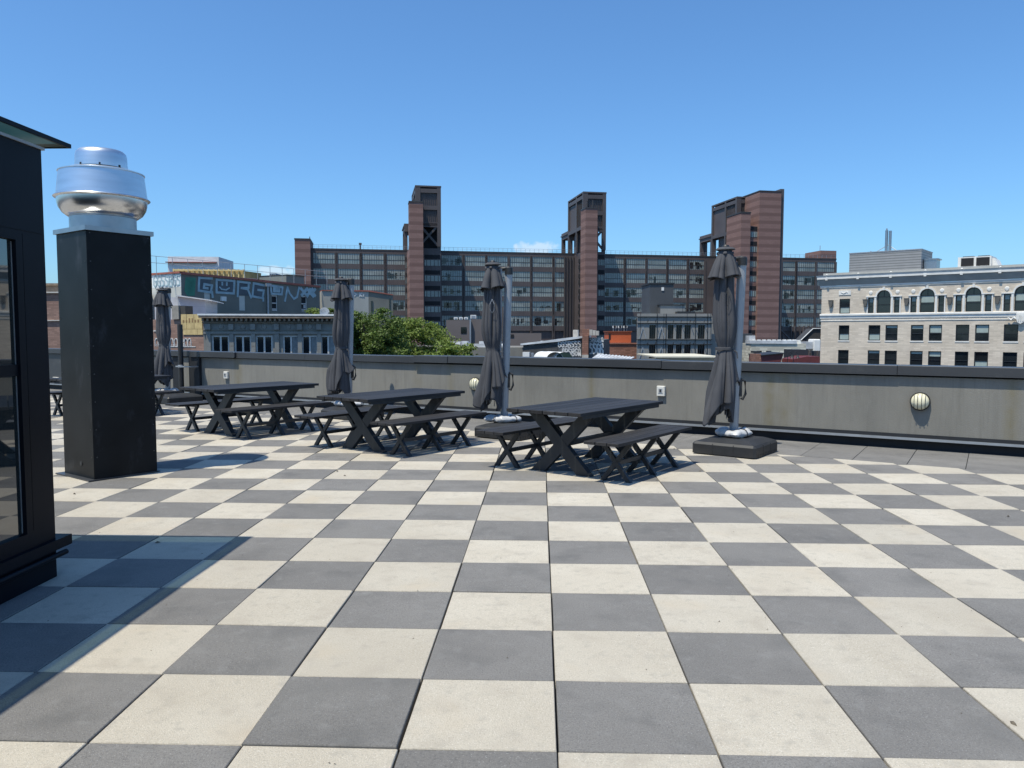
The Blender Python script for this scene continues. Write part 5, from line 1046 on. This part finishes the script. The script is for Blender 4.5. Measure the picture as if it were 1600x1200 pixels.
b = M(); b.box(LB.x(-60), LB.x(200), 0, 8, GZ, LB.z(85, 458)); b.build('wall', kbr, t); b = M(); b.box(LB.x(-60), LB.x(200), -.15, .001, LB.z(85, 501.5), LB.z(85, 500)); b.box(LB.x(-60), LB.x(200), -.2, 8, LB.z(85, 458), LB.z(85, 456)); b.build('stone_band', mat('pale_stone', (.5, .47, .42), .8), t)
b = M(); b.box(LB.x(60), LB.x(84.5), 1, 4, LB.z(85, 456), LB.z(85, 445)); b.box(LB.x(59), LB.x(85.5), .8, 4.2, LB.z(85, 445), LB.z(85, 441.5)); b.build('roof_box', rustc, t)
# ================================================================== TREES
def leafmat(name, c1, c2):
    mt = mat(name, c1, .55, 0, col2=c2, scale=1.1, spec=.3); t = mt.node_tree; g_ = t.nodes.new('ShaderNodeNewGeometry'); mr = t.nodes.new('ShaderNodeMapRange'); mr.inputs[3].default_value = .6; mr.inputs[4].default_value = 1.45
    t.links.new(g_.outputs['Random Per Island'], mr.inputs[0]); one = t.nodes.new('ShaderNodeValue'); one.outputs[0].default_value = 1; mixin(mt, one.outputs[0], mr.outputs[0], 'MULTIPLY')
    tr = t.nodes.new('ShaderNodeBsdfTranslucent'); b_ = t.nodes['Principled BSDF']; t.links.new(b_.inputs['Base Color'].links[0].from_socket, tr.inputs[0]); ms = t.nodes.new('ShaderNodeMixShader'); ms.inputs[0].default_value = .3
    t.links.new(b_.outputs[0], ms.inputs[1]); t.links.new(tr.outputs[0], ms.inputs[2]); t.links.new(ms.outputs[0], t.nodes['Material Output'].inputs[0]); return mt
lfd = leafmat('dark_leaf', (.075, .12, .027), (.12, .175, .042)); lfb = leafmat('bright_leaf', (.12, .175, .03), (.185, .24, .055)); bark = mat('bark', (.07, .055, .04), .9, 0, .3, 3)
def tree(px, Y, topy, rx, rz, lm, label, seed, ry=None, nclump=70, nleaf=300, ls=.105, sq=1.0):
    r = random.Random(seed); c = at(px, topy, Y); top = c.z; base = V((c.x, Y, GZ)); t = thing('tree', label, 'tree', base, 0, 'trees behind the parapet'); H_ = top-GZ; ry = ry or rx
    b = M(); b.tube([(0, 0, 0), (.15, 0, H_*.3), (-.1, .1, H_*.55), (.1, 0, H_-rz)], [.35, .28, .2, .12], 10)
    for k in range(9):
        a = r.uniform(0, 6.28); z0 = H_-rz*2*r.uniform(.5, 1.0); l = r.uniform(.5, .85); b.tube([(0, 0, z0), (rx*l*.5*cos(a), ry*l*.5*sin(a), z0+rz*.35), (rx*l*cos(a), ry*l*sin(a), z0+rz*.7)], [.12, .07, .03], 6)
    b.build('trunk', bark, t)
    b = M(); vs = []; fs = []
    for i in range(nclump):
        while True:
            u = V((r.uniform(-1, 1), r.uniform(-1, 1), r.uniform(-1, 1)))
            if .35 < u.length < 1: break
        cc = V((u.x*rx, u.y*ry, H_-rz+u.z*rz)); cr = r.uniform(.18, .62)*min(rx, rz)*.42*sq
        if cc.z+cr > H_: cc.z = H_-cr
        for k in range(nleaf):
            d = V((r.gauss(0, 1), r.gauss(0, 1), r.gauss(0, 1))).normalized()*cr*(r.random()**.6)*1.25; p = cc+V((d.x*1.35, d.y*1.35, d.z*.6))
            n_ = V((r.gauss(0, .7), r.gauss(0, .7), r.uniform(.2, 1))).normalized(); a = n_.orthogonal().normalized(); a = Matrix.Rotation(r.uniform(0, 6.28), 3, n_) @ a; e = n_.cross(a); s_ = ls*r.uniform(.6, 1.3); o = len(vs)
            vs += [p-a*s_, p-e*s_*.45, p+a*s_, p+e*s_*.45]; fs.append((o, o+1, o+2, o+3))
    b.add(vs, fs); b.build('crown', lm, t)
tree(574, 47, 469, 2.5, 5.2, lfd, 'tallest dark green tree, immediately right of the second umbrella from the left', 1, nclump=210, nleaf=230)
tree(646, 54, 492, 3.1, 4.6, lfb, 'bright green tree in the middle, in front of the brick shaft foot', 2, nclump=240, nleaf=210)
tree(704, 45, 528, 1.9, 3.2, lfb, 'lowest bright green tree, at the right end of the group', 3, nclump=130, nleaf=230)
tree(603, 50, 500, 1.9, 4.0, lfd, 'dark tree between the tallest tree and the bright middle one', 4, nclump=170, nleaf=220)
tree(503, 62, 474, 1.7, 3.0, lfb, 'small tree top peeping over the blue grey house', 5, nclump=90, nleaf=220)
